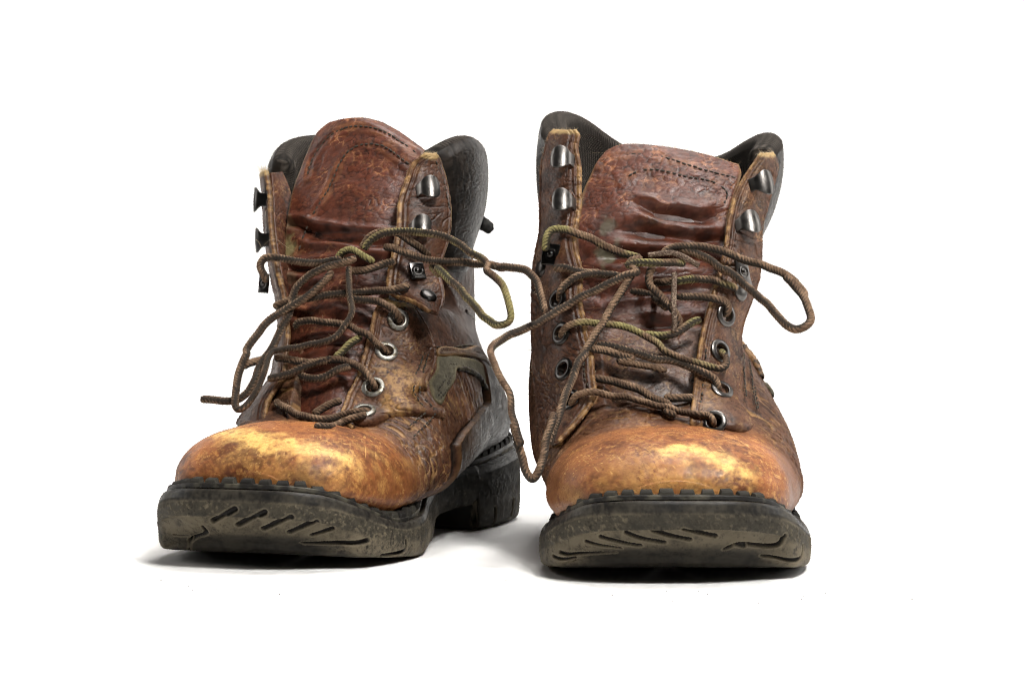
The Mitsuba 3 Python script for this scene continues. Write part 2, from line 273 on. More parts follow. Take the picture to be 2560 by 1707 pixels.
PT = {"R_right":[[[803,833,576],[883,861,550],[969,940,520],[1057,1053,488]],[[779,758,630],[889,756,618],[1005,778,605],[1144,1075,575]],[[789,840,687],[886,842,678],[986,861,668],[1105,1104,645]],[[807,939,770],[887,957,760],[973,1001,749],[1059,1073,737]],[[820,1010,856],[895,1032,850],[975,1080,842],[1056,1164,832]],[[844,1087,979],[907,1092,967],[976,1155,953],[1048,1264,938]],[[869,1141,1068],[927,1143,1061],[991,1204,1052],[1057,1310,1043]],[[896,1190,1149],[958,1191,1148],[1027,1248,1146],[1098,1350,1143]],[[936,1261,1267],[1000,1260,1267],[1071,1314,1267],[1144,1413,1266]],[[973,1335,1392],[1030,1335,1392],[1094,1386,1392],[1159,1478,1392]],[[991,1397,1497],[1046,1400,1497],[1107,1450,1498],[1171,1537,1499]],[[1023,1468,1619],[1080,1474,1616],[1142,1524,1614],[1207,1608,1613]],[[1066,1519,1708],[1120,1528,1710],[1179,1578,1713],[1240,1659,1718]],[[1121,1564,1786],[1162,1576,1788],[1208,1626,1791],[1256,1704,1795]],[[1161,1596,1842],[1182,1611,1843],[1207,1661,1845],[1235,1736,1849]]],"R_left":[[[211,811,542],[190,844,528],[169,951,507],[148,1111,484]],[[283,853,608],[232,886,600],[181,999,587],[131,1170,570]],[[337,893,670],[266,925,665],[193,1044,656],[122,1226,643]],[[378,940,743],[289,970,742],[199,1092,736],[110,1280,726]],[[373,978,804],[283,1005,809],[191,1127,810],[101,1318,807]],[[368,1041,905],[278,1065,906],[186,1186,903],[96,1379,897]],[[348,1097,995],[264,1116,995],[179,1230,993],[94,1418,988]],[[335,1143,1072],[255,1160,1073],[174,1269,1073],[95,1448,1071]],[[319,1207,1176],[244,1218,1176],[169,1317,1175],[95,1483,1172]],[[326,1272,1285],[250,1280,1285],[174,1367,1285],[99,1516,1284]],[[307,1322,1369],[242,1328,1372],[176,1404,1375],[112,1535,1377]],[[301,1368,1451],[244,1372,1454],[187,1439,1458],[131,1556,1462]],[[321,1436,1572],[258,1439,1572],[194,1497,1573],[132,1599,1575]],[[326,1504,1694],[262,1508,1694],[197,1563,1696],[134,1657,1699]],[[322,1567,1809],[263,1574,1809],[201,1625,1811],[142,1712,1814]],[[314,1609,1882],[264,1617,1883],[213,1665,1887],[163,1745,1891]],[[320,1638,1934],[275,1648,1934],[228,1694,1936],[183,1766,1940]],[[304,1649,1953],[271,1660,1953],[238,1703,1954],[206,1769,1957]]],"L_low":[[[-728,1165,578],[-653,1369,539],[-566,1440,507],[-483,1544,474]],[[-783,1294,616],[-645,1265,598],[-514,1487,563],[-380,1598,536]],[[-780,1364,667],[-623,1335,657],[-463,1351,644],[-310,1457,627]],[[-763,1415,720],[-625,1386,709],[-484,1391,696],[-355,1648,670]],[[-725,1462,792],[-615,1441,779],[-502,1444,765],[-395,1488,750]],[[-701,1532,891],[-590,1525,872],[-477,1562,850],[-368,1646,827]],[[-674,1585,995],[-570,1602,967],[-463,1637,938],[-360,1719,907]],[[-656,1634,1086],[-566,1628,1054],[-475,1671,1020],[-388,1752,986]],[[-632,1652,1129],[-565,1648,1110],[-498,1687,1090],[-434,1761,1070]],[[-600,1660,1161],[-561,1659,1150],[-521,1695,1139],[-483,1760,1127]]],"L_up":[[[-408,1539,1108],[-390,1535,1100],[-373,1564,1090],[-358,1619,1080]],[[-498,1601,1152],[-440,1598,1148],[-382,1630,1143],[-326,1689,1138]],[[-577,1647,1178],[-492,1646,1185],[-406,1680,1193],[-323,1744,1199]],[[-595,1696,1245],[-510,1695,1252],[-423,1731,1258],[-340,1796,1264]],[[-580,1750,1340],[-498,1749,1340],[-414,1785,1340],[-333,1850,1340]],[[-563,1803,1435],[-477,1802,1435],[-389,1838,1436],[-304,1903,1436]],[[-554,1853,1522],[-467,1852,1525],[-379,1888,1529],[-294,1953,1533]],[[-551,1908,1615],[-467,1910,1620],[-381,1946,1625],[-299,2008,1631]],[[-535,1941,1678],[-460,1945,1682],[-384,1978,1688],[-311,2034,1694]],[[-513,1973,1746],[-451,1979,1750],[-388,2009,1754],[-327,2058,1759]],[[-490,1997,1801],[-441,2001,1803],[-391,2029,1805],[-343,2074,1808]],[[-446,2007,1844],[-418,2010,1843],[-390,2034,1843],[-363,2075,1843]],[[-423,2008,1860],[-408,2009,1859],[-394,2031,1858],[-380,2068,1858]]],"L_left":[[[-1132,1481,573],[-1183,1506,572],[-1245,1613,565],[-1312,1781,555]],[[-1142,1515,621],[-1183,1542,618],[-1233,1655,610],[-1290,1831,598]],[[-1131,1550,685],[-1164,1580,678],[-1207,1698,667],[-1256,1882,652]],[[-1099,1572,740],[-1129,1604,732],[-1168,1727,720],[-1214,1916,704]],[[-1067,1594,795],[-1092,1628,788],[-1126,1754,776],[-1166,1946,761]],[[-1062,1648,887],[-1082,1686,880],[-1111,1814,869],[-1145,2008,855]],[[-1057,1702,980],[-1074,1742,973],[-1099,1870,962],[-1130,2062,950]],[[-1072,1762,1074],[-1087,1805,1066],[-1111,1933,1057],[-1139,2122,1046]],[[-1086,1823,1168],[-1101,1866,1161],[-1123,1995,1153],[-1150,2183,1143]],[[-1110,1876,1244],[-1124,1919,1237],[-1146,2047,1230],[-1173,2236,1222]],[[-1137,1940,1340],[-1150,1983,1337],[-1171,2112,1333],[-1198,2300,1330]],[[-1158,2003,1437],[-1171,2045,1437],[-1192,2170,1438],[-1219,2355,1440]],[[-1173,2063,1535],[-1186,2107,1535],[-1206,2230,1537],[-1232,2407,1540]],[[-1182,2122,1634],[-1195,2169,1635],[-1216,2287,1637],[-1240,2454,1641]],[[-1194,2170,1713],[-1208,2219,1711],[-1228,2332,1711],[-1251,2486,1712]],[[-1214,2216,1783],[-1224,2266,1782],[-1239,2374,1782],[-1258,2516,1783]]],"L_tongue":[[[-1114,1622,549],[-1014,1526,555],[-918,1476,559],[-826,1460,560],[-736,1490,558]],[[-1116,1682,659],[-1014,1585,664],[-916,1535,667],[-821,1518,668],[-730,1547,666]],[[-1092,1737,770],[-987,1641,774],[-887,1589,777],[-790,1572,778],[-695,1600,776]],[[-1073,1797,882],[-962,1698,885],[-855,1645,887],[-752,1626,888],[-651,1652,887]],[[-1071,1863,995],[-956,1763,997],[-846,1709,999],[-739,1689,999],[-635,1714,999]],[[-1084,1935,1109],[-957,1831,1110],[-835,1772,1111],[-716,1748,1112],[-600,1769,1111]],[[-1090,2007,1224],[-955,1901,1225],[-825,1839,1225],[-698,1813,1225],[-574,1832,1225]],[[-1100,2072,1321],[-959,1964,1321],[-823,1901,1321],[-691,1873,1321],[-561,1889,1321]],[[-1107,2138,1438],[-962,2031,1437],[-822,1967,1437],[-685,1937,1436],[-550,1950,1437]],[[-1098,2189,1556],[-952,2087,1555],[-811,2025,1554],[-673,1993,1553],[-537,2001,1553]],[[-1080,2243,1676],[-934,2141,1673],[-793,2079,1672],[-654,2047,1671],[-518,2055,1671]],[[-1050,2283,1772],[-905,2188,1783],[-748,2124,1790],[-595,2087,1779],[-469,2089,1766]],[[-1021,2325,1853],[-889,2242,1877],[-747,2181,1890],[-587,2127,1869],[-415,2116,1833]],[[-985,2369,1934],[-883,2300,1965],[-750,2238,1982],[-610,2187,1954],[-456,2171,1886]],[[-947,2390,1977],[-854,2315,2007],[-766,2273,2019],[-676,2245,2004],[-560,2258,1965]],[[-894,2403,2018],[-827,2331,2034],[-768,2299,2040],[-707,2288,2032],[-642,2318,2011]]],"R_tongue":[[[359,1031,676],[475,1008,677],[591,1001,678],[707,1008,677],[825,1031,676]],[[364,1097,781],[480,1073,782],[596,1067,782],[712,1073,782],[830,1097,781]],[[354,1179,886],[476,1150,887],[598,1142,887],[720,1150,887],[845,1179,886]],[[333,1278,992],[466,1246,993],[600,1238,993],[734,1246,993],[870,1278,992]],[[314,1373,1100],[460,1342,1101],[607,1333,1101],[755,1342,1101],[904,1373,1100]],[[306,1440,1210],[463,1407,1210],[619,1398,1211],[777,1407,1210],[937,1440,1210]],[[298,1484,1321],[466,1445,1321],[635,1434,1321],[805,1445,1321],[977,1484,1321]],[[295,1509,1433],[469,1470,1433],[644,1459,1433],[820,1470,1433],[998,1509,1433]],[[309,1565,1546],[484,1526,1545],[660,1515,1545],[836,1526,1545],[1016,1565,1546]],[[335,1630,1660],[507,1594,1663],[704,1582,1663],[882,1589,1654],[1050,1621,1645]],[[371,1677,1737],[519,1650,1755],[707,1635,1755],[886,1634,1736],[1073,1661,1708]],[[402,1724,1792],[521,1705,1821],[709,1681,1818],[892,1674,1790],[1085,1698,1745]],[[457,1772,1843],[537,1768,1885],[712,1732,1874],[896,1722,1841],[1076,1741,1787]]],"L_gusset":[[[-1085,1849,1129],[-1077,1888,1125],[-1068,1929,1121],[-1060,1969,1118]],[[-1115,1937,1263],[-1103,1977,1256],[-1091,2017,1249],[-1079,2057,1243]],[[-1151,2038,1418],[-1133,2077,1415],[-1114,2118,1412],[-1095,2158,1409]],[[-1173,2134,1575],[-1144,2174,1573],[-1113,2214,1570],[-1083,2254,1567]],[[-1183,2198,1684],[-1157,2238,1684],[-1131,2279,1683],[-1104,2318,1682]],[[-1194,2250,1771],[-1179,2289,1773],[-1163,2330,1776],[-1149,2370,1779]]],"L_eyes":[[-539,1596,1058],[-588,1521,907],[-642,1440,744],[-682,1387,636]],"R_eyes_r":[[964,1174,1089],[931,1075,928],[932,968,756],[898,881,619]],"R_eyes_l":[[215,1214,1154],[230,1122,1004],[240,1025,847],[265,940,711]],"R_hooks_l":[[285,1592,1800],[287,1475,1597]],"R_hooks_r":[[1117,1527,1688],[1043,1416,1496]],"L_hooks_r":[[-453,1929,1672],[-486,1830,1482]],"L_hooks_l":[[-1201,2157,1634],[-1182,2040,1437]],"L_bracket_r":[[-453,1700,1281],[-393,1615,1174]],"R_bracket_l":[[182,1339,1364],[132,1301,1300]],"R_bracket_r":[[1048,1290,1281],[1044,1238,1194]],"L_bracket_l":[[-1171,1916,1228],[-1132,1862,1158]],"laces":[["L","n",1.66,[[-607,1728,1404],[-545,1688,1389],[-459,1629,1357],[-385,1573,1341],[-312,1523,1333],[-239,1477,1333],[-168,1424,1322],[-96,1366,1317],[-37,1308,1308],[-55,1247,1311],[42,1135,1302],[83,1076,1279],[112,1008,1237],[130,951,1176],[146,893,1113]]],["L","o",1.66,[[-700,1762,1391],[-681,1761,1419],[-650,1753,1443],[-607,1741,1464],[-546,1718,1475],[-484,1689,1475],[-410,1638,1469],[-330,1578,1453],[-257,1502,1421],[-184,1401,1375],[-113,1296,1322],[-118,1254,1298],[-62,1179,1250],[-24,1102,1174],[-6,1072,1113],[-13,1062,1068],[-55,1084,1045],[-110,1144,1070],[-167,1227,1127],[-224,1326,1189],[-290,1428,1251],[-349,1514,1301],[-341,1528,1277],[-385,1596,1313]]],["L","n",1.66,[[-713,1778,1394],[-695,1782,1428],[-664,1780,1458],[-621,1764,1473],[-572,1752,1476],[-522,1727,1458],[-479,1699,1430],[-442,1685,1406],[-411,1673,1382],[-387,1663,1358]]],["L","y",1.66,[[-834,1810,1344],[-821,1808,1368],[-796,1797,1386],[-766,1779,1390],[-740,1756,1380],[-693,1723,1352],[-671,1725,1340],[-657,1733,1332]]],["L","n",1.66,[[-1175,1883,1236],[-1191,1897,1271],[-1207,1908,1300],[-1208,1911,1324],[-1192,1911,1347],[-1165,1900,1353],[-1128,1885,1350],[-1082,1864,1342],[-1021,1838,1331],[-961,1814,1327],[-901,1797,1331],[-857,1786,1339],[-812,1772,1342]]],["L","n",1.66,[[-738,1712,1350],[-779,1716,1333],[-823,1725,1321],[-883,1741,1304],[-942,1756,1280],[-992,1763,1248],[-1027,1759,1208],[-1043,1751,1170],[-1051,1736,1132],[-1058,1713,1083],[-1077,1695,1046],[-1095,1674,1006],[-1115,1642,955],[-1138,1610,910],[-1176,1579,857],[-1188,1555,824],[-1197,1527,787],[-1218,1510,748],[-1240,1497,715],[-1262,1488,695],[-1302,1488,685],[-1354,1496,682],[-1407,1509,687],[-1454,1518,689]]],["L","n",1.66,[[-856,1737,1289],[-887,1722,1246],[-924,1711,1205],[-967,1701,1168],[-1010,1696,1142],[-1059,1691,1113],[-1104,1680,1087],[-1143,1666,1061],[-1176,1648,1027],[-1206,1626,987],[-1230,1606,950],[-1245,1587,916],[-1242,1573,903],[-1255,1559,872],[-1270,1540,833],[-1280,1515,788],[-1284,1484,741],[-1289,1456,700],[-1285,1433,664],[-1266,1416,648],[-1238,1416,662],[-1213,1429,690],[-1190,1448,728],[-1169,1472,773],[-1157,1496,812],[-1146,1526,853],[-1137,1557,889],[-1122,1576,912],[-1084,1572,920],[-1026,1562,932],[-953,1548,944],[-854,1530,967],[-817,1534,992],[-789,1541,1027],[-764,1552,1066],[-753,1575,1106],[-759,1612,1157],[-767,1655,1214],[-772,1699,1272],[-770,1729,1310]]],["L","n",1.66,[[-1132,1801,1119],[-1105,1787,1131],[-1060,1774,1149],[-1015,1762,1155],[-960,1746,1158],[-886,1735,1173],[-790,1714,1184],[-665,1681,1193],[-554,1618,1205],[-482,1628,1216]]],["L","n",1.66,[[-785,1771,1289],[-738,1745,1286],[-688,1726,1296],[-639,1717,1311],[-591,1717,1328],[-549,1695,1337]]],["L","n",1.66,[[-781,1700,1156],[-734,1683,1154],[-685,1659,1152],[-635,1630,1145],[-598,1600,1133],[-568,1590,1117],[-547,1588,1098],[-535,1595,1076],[-535,1660,1053]]],["L","n",1.66,[[-1030,1726,1019],[-1014,1715,1043],[-972,1693,1052],[-906,1662,1050],[-847,1639,1047],[-793,1615,1039],[-749,1591,1025],[-712,1569,1003],[-665,1533,982],[-629,1529,947],[-596,1526,922],[-588,1571,901]]],["L","y",1.66,[[-830,1544,882],[-795,1554,910],[-759,1564,942],[-710,1582,985]]],["L","n",1.66,[[-1259,1615,832],[-1252,1614,850],[-1216,1620,865],[-1160,1628,879]]],["L","n",1.66,[[-1119,1614,879],[-1071,1604,880],[-1027,1591,873],[-983,1577,865],[-931,1556,861],[-887,1544,868],[-836,1533,879]]],["L","n",1.66,[[-1145,1546,785],[-1094,1542,796],[-1037,1544,814],[-981,1551,837],[-924,1554,864],[-865,1541,875],[-807,1520,876],[-755,1495,864],[-702,1445,839],[-665,1415,802],[-639,1392,767],[-631,1429,737]]],["L","n",1.66,[[-996,1561,799],[-928,1512,789],[-862,1492,805],[-805,1491,832],[-748,1488,848]]],["L","n",1.66,[[-1105,1536,678],[-1058,1455,658],[-995,1374,634],[-925,1294,617],[-854,1269,615],[-792,1288,625],[-727,1264,644],[-668,1272,650],[-663,1304,631]]],["L","n",1.66,[[-915,1343,632],[-874,1360,656],[-832,1371,676],[-783,1377,690]]],["L","n",1.66,[[-877,915,602],[-825,954,600],[-780,1208,598],[-717,1217,622],[-667,1246,639]]],["R","n",1.66,[[595,1239,1347],[538,1223,1328],[568,1194,1286],[518,1184,1272],[475,1170,1250],[433,1161,1230],[392,1156,1208],[336,1150,1183],[289,1139,1158],[238,1127,1131],[188,1106,1101],[141,1081,1074],[94,1053,1047],[14,1010,1012],[-34,977,993],[-71,925,972],[-93,866,947],[-94,807,922],[-80,744,891],[-59,677,850],[-33,638,802],[-13,604,764],[-3,575,712],[14,529,629],[35,490,553],[8,555,625],[27,522,548],[47,493,478],[67,475,423],[85,475,406],[109,495,422],[133,543,481],[145,593,543],[164,643,606],[188,697,663],[160,636,542],[182,691,600],[204,745,656],[221,790,701],[235,826,743],[255,866,792],[275,903,837],[303,948,895],[326,976,926],[312,979,917],[352,1021,971],[388,1058,1025],[417,1089,1068],[446,1119,1114],[483,1157,1178],[509,1179,1216],[532,1196,1252],[552,1209,1280]]],["R","n",1.66,[[687,1265,1374],[735,1275,1398],[800,1275,1405],[864,1270,1403],[952,1254,1383],[1038,1227,1349],[1123,1193,1320],[1208,1158,1291],[1272,1101,1246],[1311,1029,1182],[1232,1050,1261],[1282,1002,1210],[1315,946,1146],[1325,908,1085],[1299,883,1045],[1258,892,1035],[1213,934,1061],[1158,1000,1128],[1095,1062,1187],[1032,1124,1248],[967,1176,1297],[976,1190,1286],[909,1237,1339],[835,1267,1374],[765,1284,1389]]],["R","o",1.66,[[151,1339,1381],[156,1342,1417],[161,1346,1447],[175,1354,1471],[201,1354,1482],[233,1345,1481],[273,1326,1473],[320,1337,1456],[367,1332,1438],[413,1319,1414],[460,1305,1393],[506,1287,1374],[552,1273,1360],[586,1261,1351]]],["R","n",1.66,[[190,1276,1309],[225,1261,1304],[271,1229,1295],[317,1223,1286],[364,1249,1283],[400,1262,1285]]],["R","n",1.66,[[219,1252,1157],[223,1210,1196],[240,1208,1224],[268,1206,1249],[310,1212,1269],[366,1230,1277],[422,1227,1277],[469,1226,1272],[506,1225,1258]]],["R","o",1.66,[[516,1217,1311],[544,1218,1323],[594,1215,1329],[649,1208,1329],[705,1215,1329],[756,1224,1328],[790,1234,1322]]],["R","a",1.25,[[620,1228,1362],[661,1226,1368],[708,1225,1374],[761,1218,1362],[807,1210,1342],[854,1201,1316]]],["R","n",1.66,[[646,1247,1311],[631,1232,1286],[625,1222,1258],[630,1211,1227],[649,1200,1202],[675,1176,1175],[702,1151,1147],[725,1128,1123],[744,1113,1093],[754,1109,1060],[757,1109,1032]]],["R","a",1.25,[[737,1207,1277],[733,1152,1219],[729,1100,1151],[729,1079,1082],[729,1072,1022]]],["R","o",1.66,[[597,1113,1006],[643,1093,1001],[698,1084,1002],[739,1087,1013],[776,1104,1035],[811,1125,1054],[854,1154,1072]]],["R","o",1.66,[[751,1237,1244],[804,1229,1252],[859,1221,1255],[914,1211,1250],[954,1186,1236],[996,1191,1222],[1025,1206,1208]]],["R","n",1.66,[[660,1403,1234],[707,1246,1241],[751,1237,1244]]],["R","n",1.66,[[746,1196,1174],[800,1176,1175],[855,1166,1175],[909,1147,1167],[951,1142,1156],[976,1151,1136],[979,1155,1114],[966,1198,1091]]],["R","n",1.66,[[546,1393,1197],[602,1376,1189],[643,1359,1175],[677,1205,1144],[712,1179,1114]]],["R","o",1.66,[[228,1170,988],[230,1120,1018],[252,1103,1040],[287,1089,1054],[334,1087,1060],[390,1099,1054],[445,1091,1051],[500,1091,1043],[555,1084,1024],[609,1065,994],[663,1044,959],[682,1029,939],[735,1006,912],[789,991,891],[843,977,875],[898,980,861],[931,980,857],[953,989,869],[961,1022,890],[956,1055,916],[943,1102,928]]],["R","n",1.66,[[381,1075,961],[444,1062,950],[512,1045,934],[580,1027,916],[648,1014,894],[681,1013,893],[735,1008,885],[789,989,866],[842,961,845],[885,961,826],[910,961,804],[918,954,777],[921,998,753]]],["R","n",1.66,[[352,1022,946],[402,1050,937],[457,1043,923],[539,1036,902],[484,1035,891],[566,1029,872],[634,1012,857],[690,1038,845]]],["R","n",1.66,[[370,1006,816],[414,995,803],[468,976,793],[535,943,775],[601,900,747],[653,865,719],[692,842,701],[683,817,681],[722,788,659]]],["R","n",1.66,[[673,884,732],[714,875,727],[754,875,727],[806,912,733]]],["R","n",1.66,[[274,968,695],[267,921,713],[280,912,736],[310,909,749],[356,898,755],[424,899,744],[505,891,731],[585,858,714],[664,826,694],[710,811,684],[763,793,672],[814,753,665],[859,752,658],[876,730,641],[877,779,616]]]],"L_panel_insert":[[-356,1724,883],[-254,1915,876],[-197,2058,862],[-148,2200,828],[-121,2263,777],[-118,2239,733],[-138,2152,731],[-167,2073,777],[-210,1951,803],[-263,1815,817],[-268,1755,782],[-291,1639,736],[-312,1558,699],[-334,1493,666],[-362,1482,686],[-380,1507,728],[-389,1541,769],[-379,1575,789],[-358,1661,838]],"L_panel_strap":[[-357,1764,917],[-283,1896,917],[-212,2074,915],[-155,2276,883],[-110,2330,781],[-127,2289,819],[-162,2171,854],[-211,2026,872],[-282,1852,878],[-356,1727,886]],"L_panel_counter":[[-120,2179,638],[-151,2011,611],[-184,1799,576],[-219,1624,540],[-256,1474,482]],"L_edge_lip":[[-263,1820,821],[-224,1919,813],[-187,2018,794],[-156,2103,760],[-135,2158,722],[-129,2179,716],[-120,2195,679]],"L_seam_heel":[[-232,2559,1084],[-198,2760,1045]],"st_La":[[-405,1674,921],[-410,1648,905],[-420,1605,877],[-433,1552,842],[-448,1504,810],[-455,1465,774],[-455,1430,736],[-455,1426,732],[-442,1415,712],[-430,1401,690],[-396,1386,652]],"st_Lb":[[-388,1683,912],[-396,1650,893],[-403,1608,866],[-413,1558,833],[-420,1515,801],[-427,1476,768],[-429,1446,738],[-429,1439,731],[-406,1426,700],[-380,1421,675],[-351,1417,644]],"st_Lc":[[-395,1374,638],[-420,1342,620],[-444,1307,600],[-476,1269,577]],"st_Ld":[[-351,1407,633],[-373,1362,608],[-399,1316,582],[-426,1272,557],[-447,1241,537]],"st_Le":[[-381,1733,932],[-324,1806,923],[-268,1916,922],[-212,2071,926],[-169,2234,909]],"st_Lf":[[-350,1763,921],[-296,1849,915],[-240,1976,914],[-192,2113,907],[-154,2249,881]],"st_Lg":[[-300,1761,848],[-302,1720,821],[-312,1657,789],[-328,1590,757],[-343,1536,731],[-332,1545,726],[-346,1509,708]],"st_Lh":[[-277,1792,835],[-279,1750,808],[-292,1682,779],[-305,1621,753],[-292,1658,761],[-310,1580,727],[-331,1517,699]],"st_Li":[[-300,1761,848],[-258,1845,839],[-210,1961,823],[-173,2062,801]],"st_Rj":[[1066,1324,918],[1058,1223,882],[1052,1139,844],[1048,1072,805],[1046,1016,766],[1045,978,738]],"st_Rl":[[1088,1308,884],[1088,1216,849],[1085,1115,803],[1084,1047,762],[1086,978,713],[1091,941,685]],"st_Rm":[[1095,1076,772],[1093,1021,739],[1097,976,705],[1098,939,680]],"grooves":[["L",1.35,1.8,[[-1195,553,268],[-1246,583,236],[-1307,636,194]]],["L",1.35,1.8,[[-1063,512,257],[-1121,544,225],[-1193,605,179]]],["L",1.35,1.8,[[-949,506,236],[-1010,530,201],[-1080,581,163]]],["L",1.35,1.8,[[-841,530,212],[-897,542,181],[-962,571,149]]],["L",1.0,1.4,[[-767,567,175],[-815,567,157],[-867,582,137]]],["L",1.2,2.0,[[-626,667,121],[-708,615,108],[-803,611,99],[-909,647,91]]],["L",1.1,2.0,[[-470,935,89],[-470,939,58],[-505,872,43],[-575,760,44]]],["L",1.1,2.0,[[-402,1164,49],[-410,1169,14]]],["L",1.2,1.6,[[-1358,697,158],[-1346,722,133],[-1402,815,101],[-1429,859,82]]],["L",0.9,1.5,[[-1428,845,91],[-1433,949,50]]],["L",0.6,1.0,[[-1515,880,110],[-1433,823,108]]],["L",1.3,2.2,[[-84,2471,90],[-92,2489,13]]],["L",1.3,2.2,[[6,2748,108],[-3,2740,37]]],["L",1.0,2.0,[[-186,2293,140],[-191,2336,16]]],["R",1.25,1.8,[[706,22,227],[769,35,207],[840,52,189]]],["R",1.25,1.8,[[580,28,217],[657,47,190],[733,62,172]]],["R",1.25,1.8,[[468,53,202],[544,62,175],[627,75,158]]],["R",1.25,1.8,[[362,110,180],[444,100,156],[527,96,143]]],["R",0.9,1.4,[[300,157,159],[370,145,138],[446,135,126]]],["R",0.9,1.4,[[197,270,115],[232,236,103],[333,189,103],[428,175,103]]],["R",0.8,1.2,[[172,322,93],[207,270,83],[257,233,82]]],["R",1.3,2.4,[[1141,191,187],[1129,195,155],[1099,186,138],[1019,151,139],[933,114,145],[890,129,124]]],["R",1.1,2.0,[[1234,356,128],[1222,335,88],[1193,294,77],[1124,241,81],[1051,217,86]]],["R",1.2,1.6,[[933,114,145],[968,142,132]]]],"wear":[["L",6.0,1.0,[[-1300,987,566],[-1130,799,556],[-973,709,534],[-823,682,508],[-720,692,474]]],["L",3.2,0.75,[[-1060,682,508],[-935,692,526],[-823,682,508],[-727,687,474]]],["L",2.6,0.4,[[-593,815,424],[-571,829,370],[-577,813,349]]],["L",6,0.2,[[-1226,712,484],[-1040,619,439],[-890,586,412],[-745,622,402]]],["L",2.2,0.28,[[-683,825,520],[-611,875,487],[-537,923,415],[-494,980,335]]],["L",4,0.4,[[-469,1096,417],[-395,1195,394],[-335,1270,357]]],["R",5.0,1.0,[[654,217,537],[751,231,542],[845,203,519],[945,180,476],[983,173,451]]],["R",3.0,0.6,[[720,241,548],[815,228,536],[895,191,500]]],["R",6.5,0.28,[[447,174,482],[522,137,460],[616,118,442],[744,124,455]]],["R",4,0.4,[[220,299,357],[270,222,344]]],["R",4,0.2,[[364,152,401],[521,113,398],[711,106,405],[902,123,404]]]],"R_strap_edge":[[1063,1508,974],[1085,1471,941],[1108,1434,908],[1133,1394,873],[1151,1355,838],[1164,1312,800]],"R_piping":[[1109,1353,809],[1130,1340,793],[1160,1326,774],[1187,1310,752],[1202,1294,731],[1206,1279,712]],"st_tLa":[[-1007,2217,1758],[-991,2257,1828],[-943,2284,1911],[-866,2274,1977],[-757,2230,2000],[-647,2186,1979],[-552,2145,1924],[-463,2104,1860]],"st_tLb":[[-1037,2032,1386],[-978,2075,1548],[-923,2094,1642],[-881,2117,1723],[-840,2156,1825],[-785,2171,1888],[-708,2154,1909],[-626,2123,1895],[-562,2092,1853],[-505,2073,1809]],"st_tRa":[[417,1685,1791],[466,1700,1825],[527,1688,1834],[588,1683,1840],[709,1661,1827],[829,1635,1789],[951,1631,1753],[1055,1644,1729]],"st_tRb":[[523,1595,1715],[554,1606,1740],[615,1617,1764],[706,1611,1761],[827,1597,1733],[918,1599,1715],[985,1597,1685],[1008,1587,1654],[994,1560,1605]],"st_fRa":[[874,1066,971],[872,1046,930],[869,1031,900]],"st_fRb":[[852,958,794],[847,926,762],[840,892,732],[826,848,699]],"st_fRc":[[143,1674,1785],[148,1700,1834],[163,1725,1888],[180,1722,1912]],"st_fRd":[[327,1015,887],[323,991,847],[326,971,815],[339,948,777]],"st_fLa":[[-558,1802,1147],[-523,1823,1152],[-487,1837,1139],[-450,1845,1115],[-414,1857,1088]],"st_fLb":[[-374,2032,1824],[-352,2030,1775],[-334,2016,1725],[-319,1996,1667],[-306,1977,1617],[-295,1955,1568]],"st_fLc":[[-509,1675,1118],[-473,1698,1085],[-441,1712,1047],[-423,1704,1007]],"w_La":[[-559,1483,816],[-514,1451,775],[-472,1446,747],[-522,1432,760],[-504,1403,719],[-524,1337,671]],"w_Lb":[[-538,1350,687],[-510,1347,637],[-523,1324,610]],"w_Ra":[[854,940,756],[894,924,730],[863,883,705]],"hair_a":[[-1240,1984,1440],[-1219,1964,1418],[-1204,1942,1388],[-1196,1935,1381]],"hair_b":[[-1197,1973,1413],[-1178,1980,1433],[-1143,1975,1441],[-1117,1959,1425],[-1078,1932,1398],[-1039,1908,1376]],"hair_c":[[-1198,1884,1292],[-1163,1881,1306],[-1130,1877,1318]],"hair_d":[[-1173,1896,1327],[-1160,1882,1309],[-1150,1873,1300]],"hair_e":[[371,1814,1847],[392,1777,1851],[415,1737,1850],[438,1695,1845]]}
W = {k: np.array(v) * 1e-4 for k, v in PT.items() if k not in ('laces', 'grooves', 'wear')}
CAM = np.array([0, -EYE_D, EYE_H])
BOOT = {'L': BL, 'R': BR}
rng = np.random.default_rng(7)

# ------------------------------------------------------------------ materials


def vertex_leather(rough, spec, **kw):
    return {'type': 'twosided', 'bsdf': {'type': 'principled', 'base_color': {'type': 'mesh_attribute', 'name': 'vertex_color'}, 'roughness': rough, 'specular': spec, **kw}}


def rough_fn(lo, hi, f):
    return mikit.proc(lambda p, n, uv: lo + (hi - lo) * mikit.fbm(p.x * f, p.y * f, p.z * f, 3))


scene['leather'] = vertex_leather(rough_fn(.30, .66, 260.0), .26)
scene['smooth_leather'] = vertex_leather(rough_fn(.30, .52, 300.0), .26)
scene['tongue_leather'] = vertex_leather(rough_fn(.34, .60, 240.0), .36)
scene['suede'] = vertex_leather(.95, .15, sheen=.3)
scene['fabric'] = vertex_leather(.95, .1, sheen=.2)
scene['rubber'] = vertex_leather(rough_fn(.5, .9, 220.0), .14)
scene['gloss_rubber'] = vertex_leather(rough_fn(.26, .6, 400.0), .22)
scene['cord'] = vertex_leather(.85, .2)
scene['steel'] = {'type': 'twosided', 'bsdf': {'type': 'principled', 'base_color': {'type': 'rgb', 'value': [.115, .108, .102]}, 'metallic': 1.0, 'roughness': rough_fn(.2, .5, 500.0)}}
scene['dark_steel'] = {'type': 'twosided', 'bsdf': {'type': 'principled', 'base_color': {'type': 'rgb', 'value': [.055, .052, .05]}, 'metallic': 1.0, 'roughness': rough_fn(.16, .4, 500.0)}}
